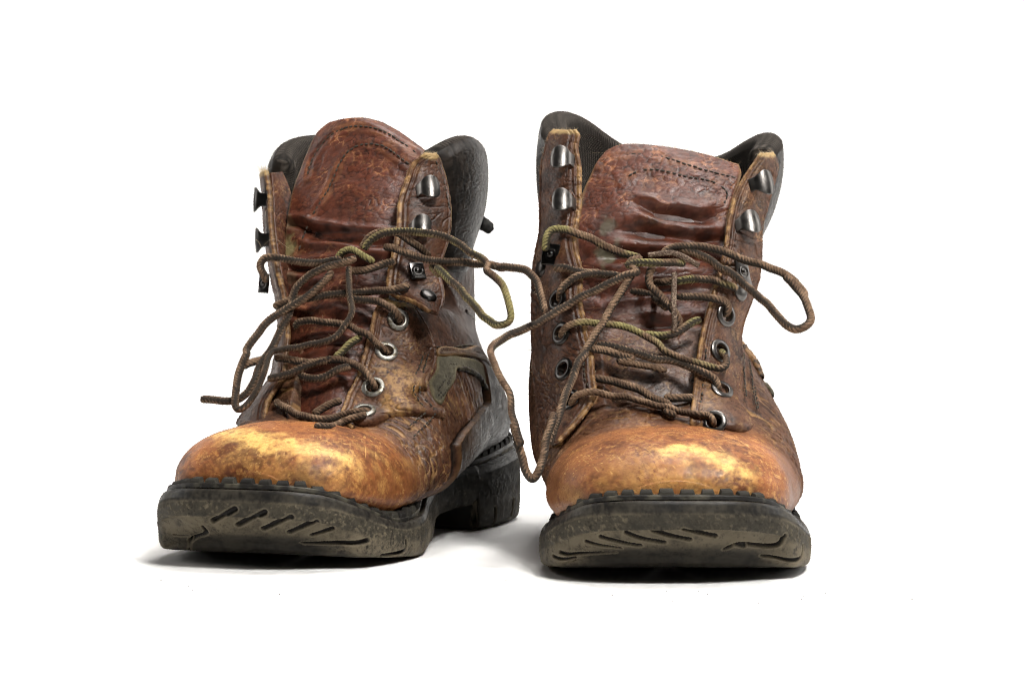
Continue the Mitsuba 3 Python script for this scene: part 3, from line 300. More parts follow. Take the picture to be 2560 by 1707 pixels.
scene['eyelet_metal'] = {'type': 'twosided', 'bsdf': {'type': 'principled', 'base_color': mikit.proc(lambda p, n, uv: mikit.mix((.24, .23, .205), (.09, .075, .05), mikit.smoothstep(.45, .75, mikit.fbm(p.x * 600, p.y * 600, p.z * 600, 3)))), 'metallic': .75, 'roughness': .42}}
scene['thread'] = {'type': 'twosided', 'bsdf': {'type': 'principled', 'base_color': mikit.proc(lambda p, n, uv: mikit.mix((.012, .010, .008), (.05, .04, .025), mikit.fbm(p.x * 700, p.y * 700, p.z * 700, 2))), 'roughness': .8}}
scene['fibre'] = {'type': 'twosided', 'bsdf': {'type': 'principled', 'base_color': mikit.proc(lambda p, n, uv: mikit.mix((.25, .17, .09), (.6, .5, .34), mikit.noise(p.x * 300, p.y * 300, p.z * 300))), 'roughness': .8}}
scene['white_paper'] = {'type': 'twosided', 'bsdf': {'type': 'diffuse', 'reflectance': mikit.proc(lambda p, n, uv: mi.Color3f(.80, .797, .79) * (.985 + .03 * mikit.fbm(p.x * 8, p.y * 8, p.z * 8, 3)))}}

# ------------------------------------------------------------------ the white studio sweep
_y = np.r_[-0.55, -.3, 1.0, 1.95, 2.0 + 0.9 * np.sin(np.linspace(0, np.pi / 2, 24))]
_z = np.r_[0, 0, 0, 0, 0.9 * (1 - np.cos(np.linspace(0, np.pi / 2, 24)))] - .0004
put('floor', np.array([[x, a, b] for a, b in zip(_y, _z) for x in (-float(np.interp(a, [1.0, 2.0], [1.35, 3.4])), float(np.interp(a, [1.0, 2.0], [1.35, 3.4])))]), grid_faces(len(_y), 2), 'white_paper')
labels['floor'] = {'label': 'seamless white studio paper under and behind the boots', 'category': 'floor', 'kind': 'structure'}
put('backdrop', np.array([[x, 2.9, b] for b in (.8996, 2.6) for x in (-3.4, 3.4)]), grid_faces(2, 2), 'white_paper')
labels['backdrop'] = {'label': 'upright white studio background far behind the boots', 'category': 'backdrop', 'kind': 'structure'}

# ------------------------------------------------------------------ leather: relief (metres) and colour from noise


def pebble(p, cell, s, stretch=(1, 1, 1)):
    q = p / np.array(stretch)
    q = q + (np.c_[vn(q, .5 / cell, s), vn(q, .5 / cell, s + 1), vn(q, .5 / cell, s + 2)] - .5) * cell * .9
    d, w = worley(q, 1 / cell, s)
    return d, w


def leather(p, base, dark, worn, cell=.0024, s=0, depth=.00022, wornness=.35, stretch=(1, 1, 1), crack_light=.5, fine=True):
    d, w = pebble(p, cell, s, stretch)
    crack = (1 - ss(.0, .15, d)) * (.35 + .65 * ss(.3, .6, fb(p, 150, 2, s + 3)))
    m = fb(p, 95, 4, s + 5)
    m2 = fb(p, 420, 3, s + 9)
    h = -depth * crack + depth * .35 * ss(0, .55, d) + (m2 - .5) * .00011 + (m - .5) * .0007
    c = mixc(mixc(dark, base, np.full(len(p), .30)), base, ss(.24, .62, .6 * m + .4 * m2 + .10 * (w - .5)))
    wr = ss(.66 - .30 * wornness, .92 - .22 * wornness, .55 * fb(p, 60, 3, s + 20) + .45 * fb(p, 700, 2, s + 22))
    c = mixc(c, worn, wr * .6)
    lt = ss(.5, .7, fb(p, 130, 2, s + 30))
    c = mixc(c, np.asarray(worn), crack * lt * crack_light)
    c = mixc(c, np.asarray(dark) * .5, crack * (1 - lt) * .75)
    if fine:
        g = vn(p, 2600, s + 40)
        c = c * (.60 + .80 * g)[:, None]
        h = h + (g - .5) * .00005
    c = c * (.86 + .28 * ss(.28, .72, fb(p, 850, 2, s + 44)))[:, None]
    return h, c


RED = ((.094, .025, .012), (.017, .006, .0035), (.30, .125, .055))
BROWN = ((.070, .028, .014), (.014, .006, .004), (.27, .15, .065))
DUST = ((.092, .040, .021), (.020, .009, .005), (.32, .185, .08))
RAW = np.array((.36, .21, .085))

# ------------------------------------------------------------------ sheets with thickness


def samples(length, step, r):
    n = max(int(length / step), 4)
    x = np.r_[0, r * np.array([.04, .14, .32, .6, 1.0]), np.linspace(r, length - r, n)[1:-1], length - r * np.array([1.0, .6, .32, .14, .04]), length]
    return np.unique(x) / length


def sheet(key, ctrl, t, step, look, bsdf, holes=(), split=None, label=None, outward=None, rag=0.0, thick=None, inner=False):
    """A leather or metal sheet over a grid of control points: rounded edges, thickness t, look(points, distance to the edge, row, column) -> (relief, colour)."""
    ctrl = np.asarray(ctrl, float)
    lr = np.r_[0, np.cumsum(np.linalg.norm(np.diff(ctrl, axis=0), axis=2).mean(1))]
    lc = np.r_[0, np.cumsum(np.linalg.norm(np.diff(ctrl, axis=1), axis=2).mean(0))]
    a, b = samples(lr[-1], step, t / 2), samples(lc[-1], step, t / 2)
    S = CubicSpline(lr, ctrl, bc_type='natural')(a * lr[-1])
    S = np.moveaxis(CubicSpline(lc, np.moveaxis(S, 1, 0), bc_type='natural')(b * lc[-1]), 0, 1)
    n, m = len(a), len(b)
    du, dv = np.gradient(S, a, axis=0), np.gradient(S, b, axis=1)
    N = np.cross(du, dv)
    N /= np.maximum(np.linalg.norm(N, axis=2, keepdims=True), 1e-12)
    ref = (CAM if outward is None else 0) - S if outward is None else S - np.asarray(outward)
    if (N * ref).sum() < 0:
        N = -N
    wid = np.linalg.norm(np.diff(S, axis=1), axis=2)
    cw = np.c_[np.zeros(n), np.cumsum(wid, 1)]
    rw = np.vstack([np.zeros(m), np.cumsum(np.linalg.norm(np.diff(S, axis=0), axis=2), 0)])
    e4 = np.stack([rw, rw[-1:] - rw, cw, cw[:, -1:] - cw])
    e = e4.min(0)
    tt = t if thick is None else thick(a, b)
    prof = np.sqrt(np.maximum(1 - (1 - np.clip(e / (t / 2), 0, 1))**2, 0))
    Sf, Nf = S.reshape(-1, 3), N.reshape(-1, 3)
    if rag:
        Sf = Sf + (np.c_[vn(Sf, 900, 1), vn(Sf, 900, 2), vn(Sf, 900, 3)] - .5) * rag * (1 - ss(0, .004, e.ravel()))[:, None]
    A, B = np.meshgrid(a, b, indexing='ij')
    dh, col = look(Sf, e.ravel(), A.ravel(), B.ravel(), e4.reshape(4, -1))
    half = (np.broadcast_to(tt, e.shape) / 2 * prof).ravel()
    top = Sf + Nf * (half + dh * ss(0, t * .5, e.ravel()))[:, None]
    bot = Sf - Nf * half[:, None]
    cbot = col * .6
    if inner:
        kn = .5 + .5 * np.sin(B.ravel() * 2 * np.pi * 130 + 1.5 * np.sin(A.ravel() * 2 * np.pi * 42)) * np.sin(A.ravel() * 2 * np.pi * 44)
        bot = bot - Nf * ((.00035 * kn + .0002 * vn(Sf, 1500, 8)) * ss(0, t * .5, e.ravel()))[:, None]
        cbot = mixc((.006, .005, .0044), (.16, .135, .112), kn**3 * (.3 + .7 * vn(Sf, 1300, 6)))
    f = grid_faces(n, m)
    fn = np.cross(top[f[:, 1]] - top[f[:, 0]], top[f[:, 2]] - top[f[:, 0]])
    if (fn * Nf[f[:, 0]]).sum() < 0:
        f = f[:, ::-1]
    V, F, C = np.vstack([top, bot]), np.vstack([f, f[:, ::-1] + n * m]), np.vstack([col, cbot])
    for c, ax, r in holes:
        q = V[F].mean(1) - c
        al = q @ ax
        F = F[(np.linalg.norm(q - al[:, None] * ax, axis=1) > r) | (np.abs(al) > .012)]
    if split is None:
        put(key, V, F, bsdf, C)
    else:
        sel = split(V, np.r_[A.ravel(), A.ravel()], np.r_[np.zeros(n * m), np.ones(n * m)], np.r_[e4.reshape(4, -1)[1], e4.reshape(4, -1)[1]])[F[:, 0]]
        for k, mk, mat in ((key, ~sel, bsdf[0]), (split.key, sel, bsdf[1])):
            used, inv = np.unique(F[mk], return_inverse=True)
            put(k, V[used], inv.reshape(-1, 3), mat, C[used])
    if label:
        labels[key] = {'label': label}
    return dict(S=S, N=N, V=V, F=F, top=top, Nf=Nf, row=a, colm=b)


def nearest(sh, p):
    k = cKDTree(sh['top']).query(p)[1]
    return sh['top'][k], sh['Nf'][k]


_count = {}


def part(base):
    """numbered key of a repeated part"""
    k = _count.get(base, 0)
    _count[base] = k + 1
    return base if k == 0 else f'{base}_{k:03d}'


# ------------------------------------------------------------------ the vamp with toe and quarters


def near(p, curve, r, n=160):
    q = spline(curve, n) if len(curve) > 2 else np.linspace(curve[0], curve[-1], n)
    return cKDTree(q).query(p, distance_upper_bound=r)[0]


def side_region(l, curve_w, boot, n=200):
    """signed distance (metres, + behind) of local points to a seam in the (v, z) side view"""
    c = spline(boot.local(curve_w), n)[:, 1:]
    return c


BODY = {}


def build_vamp(tag, rows):
    b = BOOT[tag]
    ns, nt = 430, 620
    P = body_grid(rows, ns, nt).reshape(-1, 3)
    f = grid_faces(ns, nt, True)
    n = vnormals(P, f)
    if (n[:, 2] * (P[:, 2] - .05)).sum() < 0:
        n, f = -n, f[:, ::-1]
    s = 3 if tag == 'L' else 11
    u, v, z = P.T
    top = ss(.035, .055, z)
    toe = ss(.090, .066, v + .010 * (fb(P, 70, 2, s) - .5))
    # leather far from the toe
    h, c = leather(P, *DUST, cell=.0026, s=s, depth=.00016, wornness=.35, crack_light=.35)
    # creases behind the toe box run across the foot
    q = P * np.array([40, 420, 200]) + (np.c_[vn(P, 60, s + 50), vn(P, 60, s + 51), vn(P, 60, s + 52)] - .5) * 2.2
    cr = 1 - np.abs(2 * vn(q, 1, s + 53) - 1)
    crz = ss(.060, .074, v) * ss(.125, .100, v)
    h = h - .0006 * crz * ss(.80, .99, cr)
    c = mixc(c, (.34, .19, .075), crz * ss(.84, .97, cr) * ss(.40, .62, fb(P, 90, 2, s + 54)) * .7)
    # side wrinkles
    q = P * np.array([60, 420, 60]) + (np.c_[vn(P, 50, s + 60), vn(P, 50, s + 61), vn(P, 50, s + 62)] - .5) * 2.4
    wr = 1 - np.abs(2 * vn(q, 1, s + 63) - 1)
    sidez = ss(.045, .060, v) * ss(.036, .052, np.abs(u))
    h = h - .0006 * sidez * ss(.74, .99, wr)
    c = mixc(c, (.055, .03, .018), sidez * ss(.84, .99, wr) * .5)
    # toe: scuffed orange tan
    m = fb(P, 75, 4, s + 70)
    gr = fb(P, 520, 3, s + 75)
    tc = mixc((.095, .033, .014), (.285, .102, .032), ss(.30, .66, .6 * m + .4 * gr))
    tc = mixc(tc, (.43, .205, .060), ss(.50, .76, .5 * fb(P, 120, 3, s + 80) + .5 * fb(P, 900, 2, s + 82)) * .8)
    wpts = b.world(P)
    for w, r, st, pts in PT['wear']:
        if w == tag:
            d = near(wpts, np.array(pts) * 1e-4, r * 2.4e-3)
            k = np.where(np.isfinite(d), d, 1) / (r * 1e-3) + (fb(P, 190, 4, s + 85) - .5) * 2.6
            tc = mixc(tc, (.70, .415, .125), ss(1.7, .0, k) * st * (.35 + .65 * ss(.30, .62, .5 * fb(P, 330, 3, s + 86) + .5 * gr)))
    # rim of the toe and its lower edge stay brown, with gold scratches
    low = ss(.038, .030, z - _sh(np.clip(v, 0, .3)) + .030)
    tc = mixc(tc, (.135, .060, .030), (.9 * ss(.040, .052, u) * ss(.030, .045, v)) if tag == 'R' else 0 * u)
    tc = mixc(tc, (.19, .080, .034), (.55 * ss(.004, -.034, u) * ss(.3, .6, m + .1)) if tag == 'R' else 0 * u)
    tc = mixc(tc, (.13, .045, .016), .6 * ss(.040, .056, np.abs(u)) * (.5 + m))
    q = P @ np.array([[.8, -.3, .5], [.5, .8, -.2], [-.3, .5, .8]]) * np.array([1300, 60, 1300])
    sc = ss(.78, .93, vn(q, 1, s + 90)) * ss(.46, .62, fb(P, 60, 2, s + 92))
    q2 = P @ np.array([[.6, .6, .5], [-.6, .8, 0], [-.4, -.3, .85]]) * np.array([1500, 80, 1500])
    sc = np.maximum(sc, ss(.80, .95, vn(q2, 1, s + 93)) * ss(.45, .6, fb(P, 75, 2, s + 94)))
    tc = mixc(tc, (.66, .40, .14), sc * .5)
    d_, w_ = pebble(P, .0042, s + 5, (1.6, 1, 1))
    ck = (1 - ss(0, .05, d_)) * ss(.48, .62, fb(P, 65, 2, s + 99))
    tc = mixc(tc, (.085, .030, .012), ck * .5)
    pit = ss(.70, .86, fb(P, 800, 2, s + 96)) * ss(.4, .6, fb(P, 90, 2, s + 97))
    tc = mixc(tc, (.10, .032, .012), pit * .7)
    tc = tc * (.80 + .40 * vn(P, 2400, s + 98))[:, None]
    th = (m - .5) * .0010 + (gr - .5) * .00022 - .0001 * sc
    c = mixc(c, tc, toe)
    h = h * (1 - toe) + th * toe
    if tag == 'L':
        # heel counter: a raised panel on the inner side, a fold in front of it with the gap's shade painted in
        cnt = b.local(spline(W['L_panel_counter'], 120))
        lip = b.local(spline(W['L_edge_lip'], 120))
        k = np.argsort(cnt[:, 2])
        vc = np.interp(z, cnt[k, 2], cnt[k, 1])
        k = np.argsort(lip[:, 2])
        vl = np.interp(z, lip[k, 2], lip[k, 1])
        med = ss(.0, .010, u)
        beh = ss(-.0006, .0006, v - vc) * med * ss(.088, .080, z)
        gh, gc = leather(P * np.array([1, 1, .35]), (.055, .034, .022), (.012, .008, .006), (.15, .105, .068), cell=.0016, s=77, depth=.0003, wornness=.25)
        h = h * (1 - beh) + beh * (.0016 + gh)
        c = mixc(c, gc, beh)
        edge = med * ss(.0016, .0004, np.abs(v - vc - .0006)) * ss(.088, .080, z)
        c = mixc(c, (.12, .055, .02), edge * .6)
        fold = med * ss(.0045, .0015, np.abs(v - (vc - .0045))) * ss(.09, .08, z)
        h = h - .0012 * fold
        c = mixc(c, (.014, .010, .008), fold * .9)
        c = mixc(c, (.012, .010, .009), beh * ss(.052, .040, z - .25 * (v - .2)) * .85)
        st = ss(.125, .15, v) * ss(.060, .085, z) * med
        c = mixc(c, c * np.array([.36, .33, .32]), st)
    # the throat lies deep under the tongue
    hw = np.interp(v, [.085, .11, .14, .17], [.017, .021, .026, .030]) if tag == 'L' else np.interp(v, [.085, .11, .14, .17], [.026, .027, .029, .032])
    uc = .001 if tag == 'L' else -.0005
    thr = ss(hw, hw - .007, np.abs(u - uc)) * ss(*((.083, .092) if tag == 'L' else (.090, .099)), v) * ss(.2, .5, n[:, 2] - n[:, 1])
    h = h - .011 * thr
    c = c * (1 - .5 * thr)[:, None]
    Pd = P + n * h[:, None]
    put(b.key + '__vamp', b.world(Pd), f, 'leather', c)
    sc_ = mi.load_dict({'type': 'scene', 'm': mikit.ply((b.world(P), f))})
    BODY[tag] = (sc_, cKDTree(wpts), wpts, vnormals(wpts, f))


build_vamp('L', BODY_L)
build_vamp('R', BODY_R)

# ------------------------------------------------------------------ soles


def build_sole(tag, out):
    b = BOOT[tag]
    S, o, nin, kd = sole_grid(out, 1500, [2, 2, 2, 3, 3, 3, 4, 4, 5, 6, 14, 14, 14, 12, 12, 8, 6])
    nr, nc = S.shape[:2]
    P = S.reshape(-1, 3)
    f = grid_faces(nr, nc, True)
    n = vnormals(P, f)
    cen = np.array([0, 0, .012])
    if (n[:, 0] * P[:, 0]).sum() < 0:
        n, f = -n, f[:, ::-1]
    u, v, z = P.T
    k = np.repeat(kd, nc)
    s = 5 if tag == 'L' else 17
    g1, g2, g3 = fb(P, 120, 3, s), fb(P, 620, 3, s + 4), vn(P, 1900, s + 8)
    face = ss(8.5, 9.6, k)
    band = ss(9.1, 9.6, k) * ss(11.6, 11.1, k)
    h = (g2 - .5) * .0003 * face + (g1 - .5) * .0005 * face
    scoop = ss(11.05, 11.40, k + .25 * (g1 - .5)) * ss(15.4, 14.6, k) * ss(.052, .040, np.abs(u)) * ss(.045, .030, v)
    h = h - .0022 * scoop
    peb = ss(.50, .75, fb(P, 900, 2, s + 12))
    h = h + band * (.0003 * peb - .0001)
    # fine upright ribs on the ledge
    dust = np.array((.140, .116, .078))
    c = mixc((.010, .0095, .009), (.040, .035, .027), ss(.3, .7, g1 * .5 + g2 * .5))
    dm = face * ss(.34, .70, .45 * g1 + .35 * g2 + .2 * g3 + .10) * (.55 + .45 * ss(.35, .65, fb(P, 45, 3, s + 30)))
    c = mixc(c, dust, dm * .80)
    c = mixc(c, dust * .75, scoop * ss(13.6, 12.4, k) * .7 * (.6 + .8 * (g1 - .3)))
    c = mixc(c, (.030, .027, .020), band * (1 - peb) * .75 * (1 - scoop))
    c = mixc(c, (.020, .019, .017), band * ss(.6, .75, g3) * .4)
    c = mixc(c, (.022, .019, .015), face * ss(.56, .82, .5 * vn(P, 1500, s + 40) + .5 * fb(P, 330, 2, s + 41)) * .75)
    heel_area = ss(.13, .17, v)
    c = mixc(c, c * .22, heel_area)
    c = mixc(c, (.10, .09, .065), ss(.62, .8, g2) * heel_area * .35)
    c = mixc(c, dust * .9, ss(1.6, 2.1, k) * ss(3.6, 3.0, k) * ss(.3, .6, g2) * .8)
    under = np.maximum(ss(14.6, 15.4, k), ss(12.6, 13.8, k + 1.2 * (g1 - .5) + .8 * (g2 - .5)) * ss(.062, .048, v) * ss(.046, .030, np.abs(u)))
    c = mixc(c, (.018, .017, .015), under * .8)  # tread rubber is dark; above it the toe bevel's shade is painted in
    w = b.world(P)
    for q, wd, dp, pts in PT['grooves']:
        if q == tag:
            d = near(w, np.array(pts) * 1e-4, .004, 300)
            d = np.where(np.isfinite(d), d, 1)
            gm = ss(wd * 1.25e-3, wd * .35e-3, d)
            h = h - gm * dp * 1e-3
            c = mixc(c, (.008, .007, .006), ss(wd * 1.15e-3, wd * .7e-3, d) * .95)
            c = mixc(c, dust * 1.15, ss(.0006, .0002, np.abs(d - wd * 1.35e-3)) * .4)
    Pd = P + n * h[:, None]
    Pd[:, 2] = np.maximum(Pd[:, 2], .0)
    w = b.world(Pd)
    hl = ((v > .2005) & (k > 8.5))[f].all(1)
    rim = (k < 8.6)[f].all(1)
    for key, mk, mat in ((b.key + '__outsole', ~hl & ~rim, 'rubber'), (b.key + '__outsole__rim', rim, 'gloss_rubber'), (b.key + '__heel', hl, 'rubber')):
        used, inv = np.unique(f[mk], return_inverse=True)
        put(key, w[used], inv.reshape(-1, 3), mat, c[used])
    # heel slots are cut as shallow grooves already in the profile; lugs of the welt
    oc = np.vstack([o, o[:1]])
    sarc = np.r_[0, np.cumsum(np.linalg.norm(np.diff(oc, axis=0), axis=1))]
    nn = np.vstack([nin, nin[:1]])
    wk = b.key + '__welt'
    i0 = 4
    strip = S[2:9]
    num = int(sarc[-1] / .0088)
    cl = (.013, .012, .011)
    first = True
    for j in range(num):
        s0 = (j + .5) / num * sarc[-1]
        L = .0082 + .0004 * rng.uniform(-1, 1)
        tt = np.array([s0 - L / 2, s0 - L * .31, s0 + L * .31, s0 + L / 2])
        pts = np.c_[np.interp(tt, sarc, oc[:, 0]), np.interp(tt, sarc, oc[:, 1])]
        nm = np.c_[np.interp(tt, sarc, nn[:, 0]), np.interp(tt, sarc, nn[:, 1])]
        vmid = pts[:, 1].mean()
        if not (vmid < .125 or pts[:, 0].mean() * b.side > 0):
            continue
        zs = float(_sh(np.clip(pts[:, 1] + .004, 0, .3)).mean())
        H = .0034 + .0003 * rng.uniform(-1, 1)
        v8 = []
        for (ins, zz, sel) in ((4.0, -.0006, (0, 3)), (4.2, H * .74, (1, 2)), (4.8, H, (1, 2)), (7.4, H * 1.15, (1, 2)), (7.6, -.0006, (0, 3))):
            for q in sel:
                p2 = pts[q] + nm[q] * ins * 1e-3
                v8.append([p2[0], p2[1], zs + zz])
        v8 = np.array(v8)
        F = []
        for r in range(4):
            a0, a1, b0, b1 = 2 * r, 2 * r + 1, 2 * r + 2, 2 * r + 3
            F += [[a0, a1, b1], [a0, b1, b0]]
        F += [[0, 2, 4], [0, 4, 6], [0, 6, 8], [1, 5, 3], [1, 7, 5], [1, 9, 7]]
        kk = part(wk + '__lug')
        cc = mixc(cl, (.10, .092, .068), np.full(10, .5) * rng.uniform(0, 1) * (.4 + .6 * (np.arange(10) < 2)))
        scene[kk] = mikit.ply((b.world(v8), np.array(F)), 'rubber', smooth=False, color=cc)
    # the welt strip under the lugs
    ring = sole_grid(out, 500, [1] * 17)[0]
    pr = np.stack([ring[0], ring[1]])
    prf = []
    for ins, dz in ((8.5, .0009), (4.0, .0009), (3.75, .0004), (3.7, -.001)):
        o2, n2 = None, None
        prf.append((ins, dz))
    oo = spline(out, 700, closed=True)
    t = np.roll(oo, -1, 0) - np.roll(oo, 1, 0)
    t /= np.linalg.norm(t, axis=1, keepdims=True)
    ni = np.c_[-t[:, 1], t[:, 0]]
    if ((oo.mean(0) - oo) * ni).sum() < 0:
        ni = -ni
    rows = [np.c_[oo + ni * ins * 1e-3, _sh(np.clip(oo[:, 1], 0, .3)) + dz] for ins, dz in prf]
    wp = np.vstack(rows)
    cw = mixc((.016, .015, .014), (.09, .082, .06), ss(.45, .7, fb(wp, 260, 3, s + 33)) * .7)
    put(wk, b.world(wp), grid_faces(len(prf), len(oo), True), 'gloss_rubber', cw)


build_sole('L', OUT_L)
build_sole('R', OUT_R)

# ------------------------------------------------------------------ tongues


def tongue_look(tag, creases, stains, seams):
    b = BOOT[tag]
    s = 23 if tag == 'L' else 41

    def look(p, e, a, c, e4):
        h, col = leather(p, *RED, cell=.0027, s=s, depth=.00017, wornness=.18, stretch=(1.45, 1, .9), crack_light=.85)
        big = fb(p * np.array([.5, 1, 1]), 62, 2, s + 17)
        h = h + (big - .5) * .0022
        if tag == 'R':
            lo = ss(.112, .098, p[:, 2] + .006 * (vn(p, 90, 5) - .5))
            h2, c2 = leather(p, *DUST, cell=.0028, s=s + 2, depth=.0002, wornness=.3, stretch=(2, 1, .7))
            col = mixc(col, c2, lo)
        for cv in seams:
            d = near(p, cv, .006)
            d = np.where(np.isfinite(d), d, 1)
            h = h - .0010 * np.exp(-(d / .0011)**2) + .0004 * np.exp(-((d - .003) / .0016)**2)
            col = mixc(col, RED[1], np.exp(-(d / .0008)**2) * .6)
            col = mixc(col, RED[2], np.exp(-((d - .0026) / .0012)**2) * .3 * ss(.4, .7, fb(p, 200, 2, s + 18)))
        x, z = p[:, 0], p[:, 2]
        for x0, z0, x1, z1, dep, wid in creases:
            zl = z0 + (z1 - z0) * (x - x0) / (x1 - x0) + .0050 * (vn(p, 70, s + 3) - .5)
            win = ss(min(x0, x1) - .013, min(x0, x1) + .010, x) * ss(max(x0, x1) + .013, max(x0, x1) - .010, x) * (.55 + .9 * ss(.3, .7, vn(p, 110, s + 21)))
            d = (z - zl) / wid
            h = h - dep * win * np.exp(-d * d) + .45 * dep * win * np.exp(-(d - 1.9)**2 / 1.2) + .45 * dep * win * np.exp(-(d + 1.9)**2 / 1.2)
            smooth = win * np.exp(-(d / 3.2)**2) * .6
            col = mixc(col, mixc(RED[1], RED[0], ss(.2, .7, fb(p * np.array([.4, 1, 1]), 500, 3, s + 6))), smooth)
        col = mixc(col, RAW * 1.25, ss(.0012, .0004, e4[1]) * .9)
        col = mixc(col, (.23, .15, .075), ss(.0020, .0006, np.minimum(e4[2], e4[3])) * .6)
        for x0, z0, r, cc, am in stains:
            d = np.sqrt((x - x0)**2 + ((z - z0) * .8)**2) / r + (fb(p, 260, 3, s + 12) - .5) * (1.6 if sum(cc) > .03 else .35)
            col = mixc(col, cc, ss(1.15, .3, d) * am)
        return h, col
    return look


def px(x, y, Y):
    d = EYE_D + Y
    return (x - 1280) / 6705 * d, EYE_H - (y - 650) / 6705 * d


OLIVE = (.20, .17, .075)
LT = sheet('work_boot__tongue', W['L_tongue'], .0034, .00042,
           tongue_look('L', [(-.100, .147, -.058, .140, .0034, .0022), (-.110, .1510, -.060, .1445, .0022, .0016), (-.108, .1290, -.066, .131, .0030, .0022), (-.104, .1080, -.070, .104, .0020, .0018), (-.100, .0925, -.070, .094, .0022, .002), (-.105, .0800, -.075, .0825, .0020, .0018)],
                       [(-.1090, .1405, .0044, OLIVE, .9), (-.110, .152, .004, (.12, .075, .04), .6), (-.105, .125, .004, (.13, .09, .05), .5)], [W['st_tLa'], W['st_tLb']]), 'tongue_leather')
RT = sheet('work_boot_001__tongue', W['R_tongue'], .0034, .00042,
           tongue_look('R', [(.064, .1565, .092, .1530, .0036, .0028), (.054, .1460, .096, .1435, .0026, .0026), (.046, .1345, .098, .133, .0030, .0026), (.045, .1180, .092, .121, .0026, .0024), (.048, .1010, .095, .104, .0024, .0024)],
                       [(.0445, .149, .0040, (.085, .075, .05), .8), (.0490, .1425, .0028, (.085, .075, .05), .7), (.0435, .136, .0052, (.11, .10, .065), .95)], [W['st_tRa'], W['st_tRb']]), 'tongue_leather')

# ------------------------------------------------------------------ quarters with the lace stays


def flap_look(s, base=BROWN, raw_edge=2, edge_w=.0020, top_raw=.0030, dirt=0.3, wear=()):
    def look(p, e, a, c, e4):
        h, col = leather(p, *base, cell=.0024, s=s, depth=.00015, wornness=dirt, crack_light=.5)
        for ww, rr, st in wear:
            d = near(p, W[ww], rr * 2)
            d = np.where(np.isfinite(d), d, 1) / rr + (fb(p, 240, 3, s + 60) - .5) * 1.3
            col = mixc(col, (.36, .20, .07), ss(1.5, .1, d) * st * ss(.32, .68, .5 * fb(p, 420, 3, s + 61) + .5 * fb(p, 1100, 2, s + 67)) * 1.3)
        q = p * np.array([160, 160, 420]) + 4 * np.c_[vn(p, 60, s + 62), vn(p, 60, s + 63), vn(p, 60, s + 64)]
        wk = 1 - np.abs(2 * vn(q, 1, s + 65) - 1)
        wz = ss(.4, .7, fb(p, 55, 2, s + 66))
        h = h - .0005 * wz * ss(.82, .99, wk)
        col = mixc(col, base[1], wz * ss(.88, .99, wk) * .6)
        ei = e4[raw_edge]
        k = ss(edge_w * 1.25, edge_w * .75, ei + .0006 * (vn(p, 500, s + 2) - .5))
        raw = mixc((.10, .045, .018), (.29, .165, .065), ss(.35, .7, fb(p, 520, 3, s + 6)))
        raw = mixc(raw, (.07, .035, .018), ss(.62, .75, vn(p, 1500, s + 7)) * .6)
        col = mixc(col, raw, k)
        eo = e4[5 - raw_edge]
        col = mixc(col, (.30, .20, .10), ss(.0011, .0004, eo) * ss(.35, .6, fb(p, 300, 2, s + 70)) * .8)
        h = h - .0005 * ss(.0006, .0002, np.abs(eo - .0022))
        h = h - .0005 * ss(.0007, .0002, np.abs(ei - edge_w)) + .0003 * k * (vn(p, 900, s + 8) - .5)
        kt = ss(top_raw * 1.3, top_raw * .6, e4[1] + .0015 * (vn(p, 400, s + 9) - .5))
        col = mixc(col, (.42, .29, .13), kt * .75)
        # a stitched groove runs along the free edge
        h = h - .0004 * ss(.0008, .0002, np.abs(ei - edge_w - .0022))
        return h, col
    return look


def eyelet_axes(sh, pts):
    return [nearest(sh, p) for p in pts]


def pre_sheet(ctrl):
    """the bare surface, to find where eyelets sit before the leather is cut"""
    ctrl = np.asarray(ctrl, float)
    lr = np.linspace(0, 1, ctrl.shape[0])
    lc = np.linspace(0, 1, ctrl.shape[1])
    S = CubicSpline(lr, ctrl, bc_type='natural')(np.linspace(0, 1, 160))
    S = np.moveaxis(CubicSpline(lc, np.moveaxis(S, 1, 0), bc_type='natural')(np.linspace(0, 1, 60)), 0, 1)
    N = np.cross(np.gradient(S, axis=0), np.gradient(S, axis=1))
    N /= np.maximum(np.linalg.norm(N, axis=2, keepdims=True), 1e-12)
    N[(N * (CAM - S)).sum(2) < 0] *= -1
    return S.reshape(-1, 3), N.reshape(-1, 3)


def on_ray(pre, p):
    """where the line of sight through p meets the surface (nearest sample), with its normal"""
    S, N = pre
    d = (p - CAM) / np.linalg.norm(p - CAM)
    q = S - CAM
    k = np.argmin(np.linalg.norm(q - (q @ d)[:, None] * d, axis=1))
    t = (S[k] - CAM) @ d
    return CAM + d * t, N[k]


def ring(key, c, ax, metal, r0=.0030, r1=.0055, hgt=.0010):
    """a flanged eyelet: a lathe profile round axis ax"""
    prof = np.array([[r0, -.0030], [r0, .0002], [r0 + .0003, hgt * .8], [r0 + .0008, hgt], [r1 - .0006, hgt * .75], [r1 - .0001, hgt * .35], [r1, -.0004]])
    m = 40
    th = np.linspace(0, 2 * np.pi, m, endpoint=False)
    e1 = np.cross(ax, [0, 0, 1.0])
    e1 /= np.linalg.norm(e1)
    e2 = np.cross(ax, e1)
    v = np.array([c + ax * hh + r * (math.cos(t) * e1 + math.sin(t) * e2) for r, hh in prof for t in th])
    put(key, v, grid_faces(len(prof), m, True), metal, None, smooth=40)


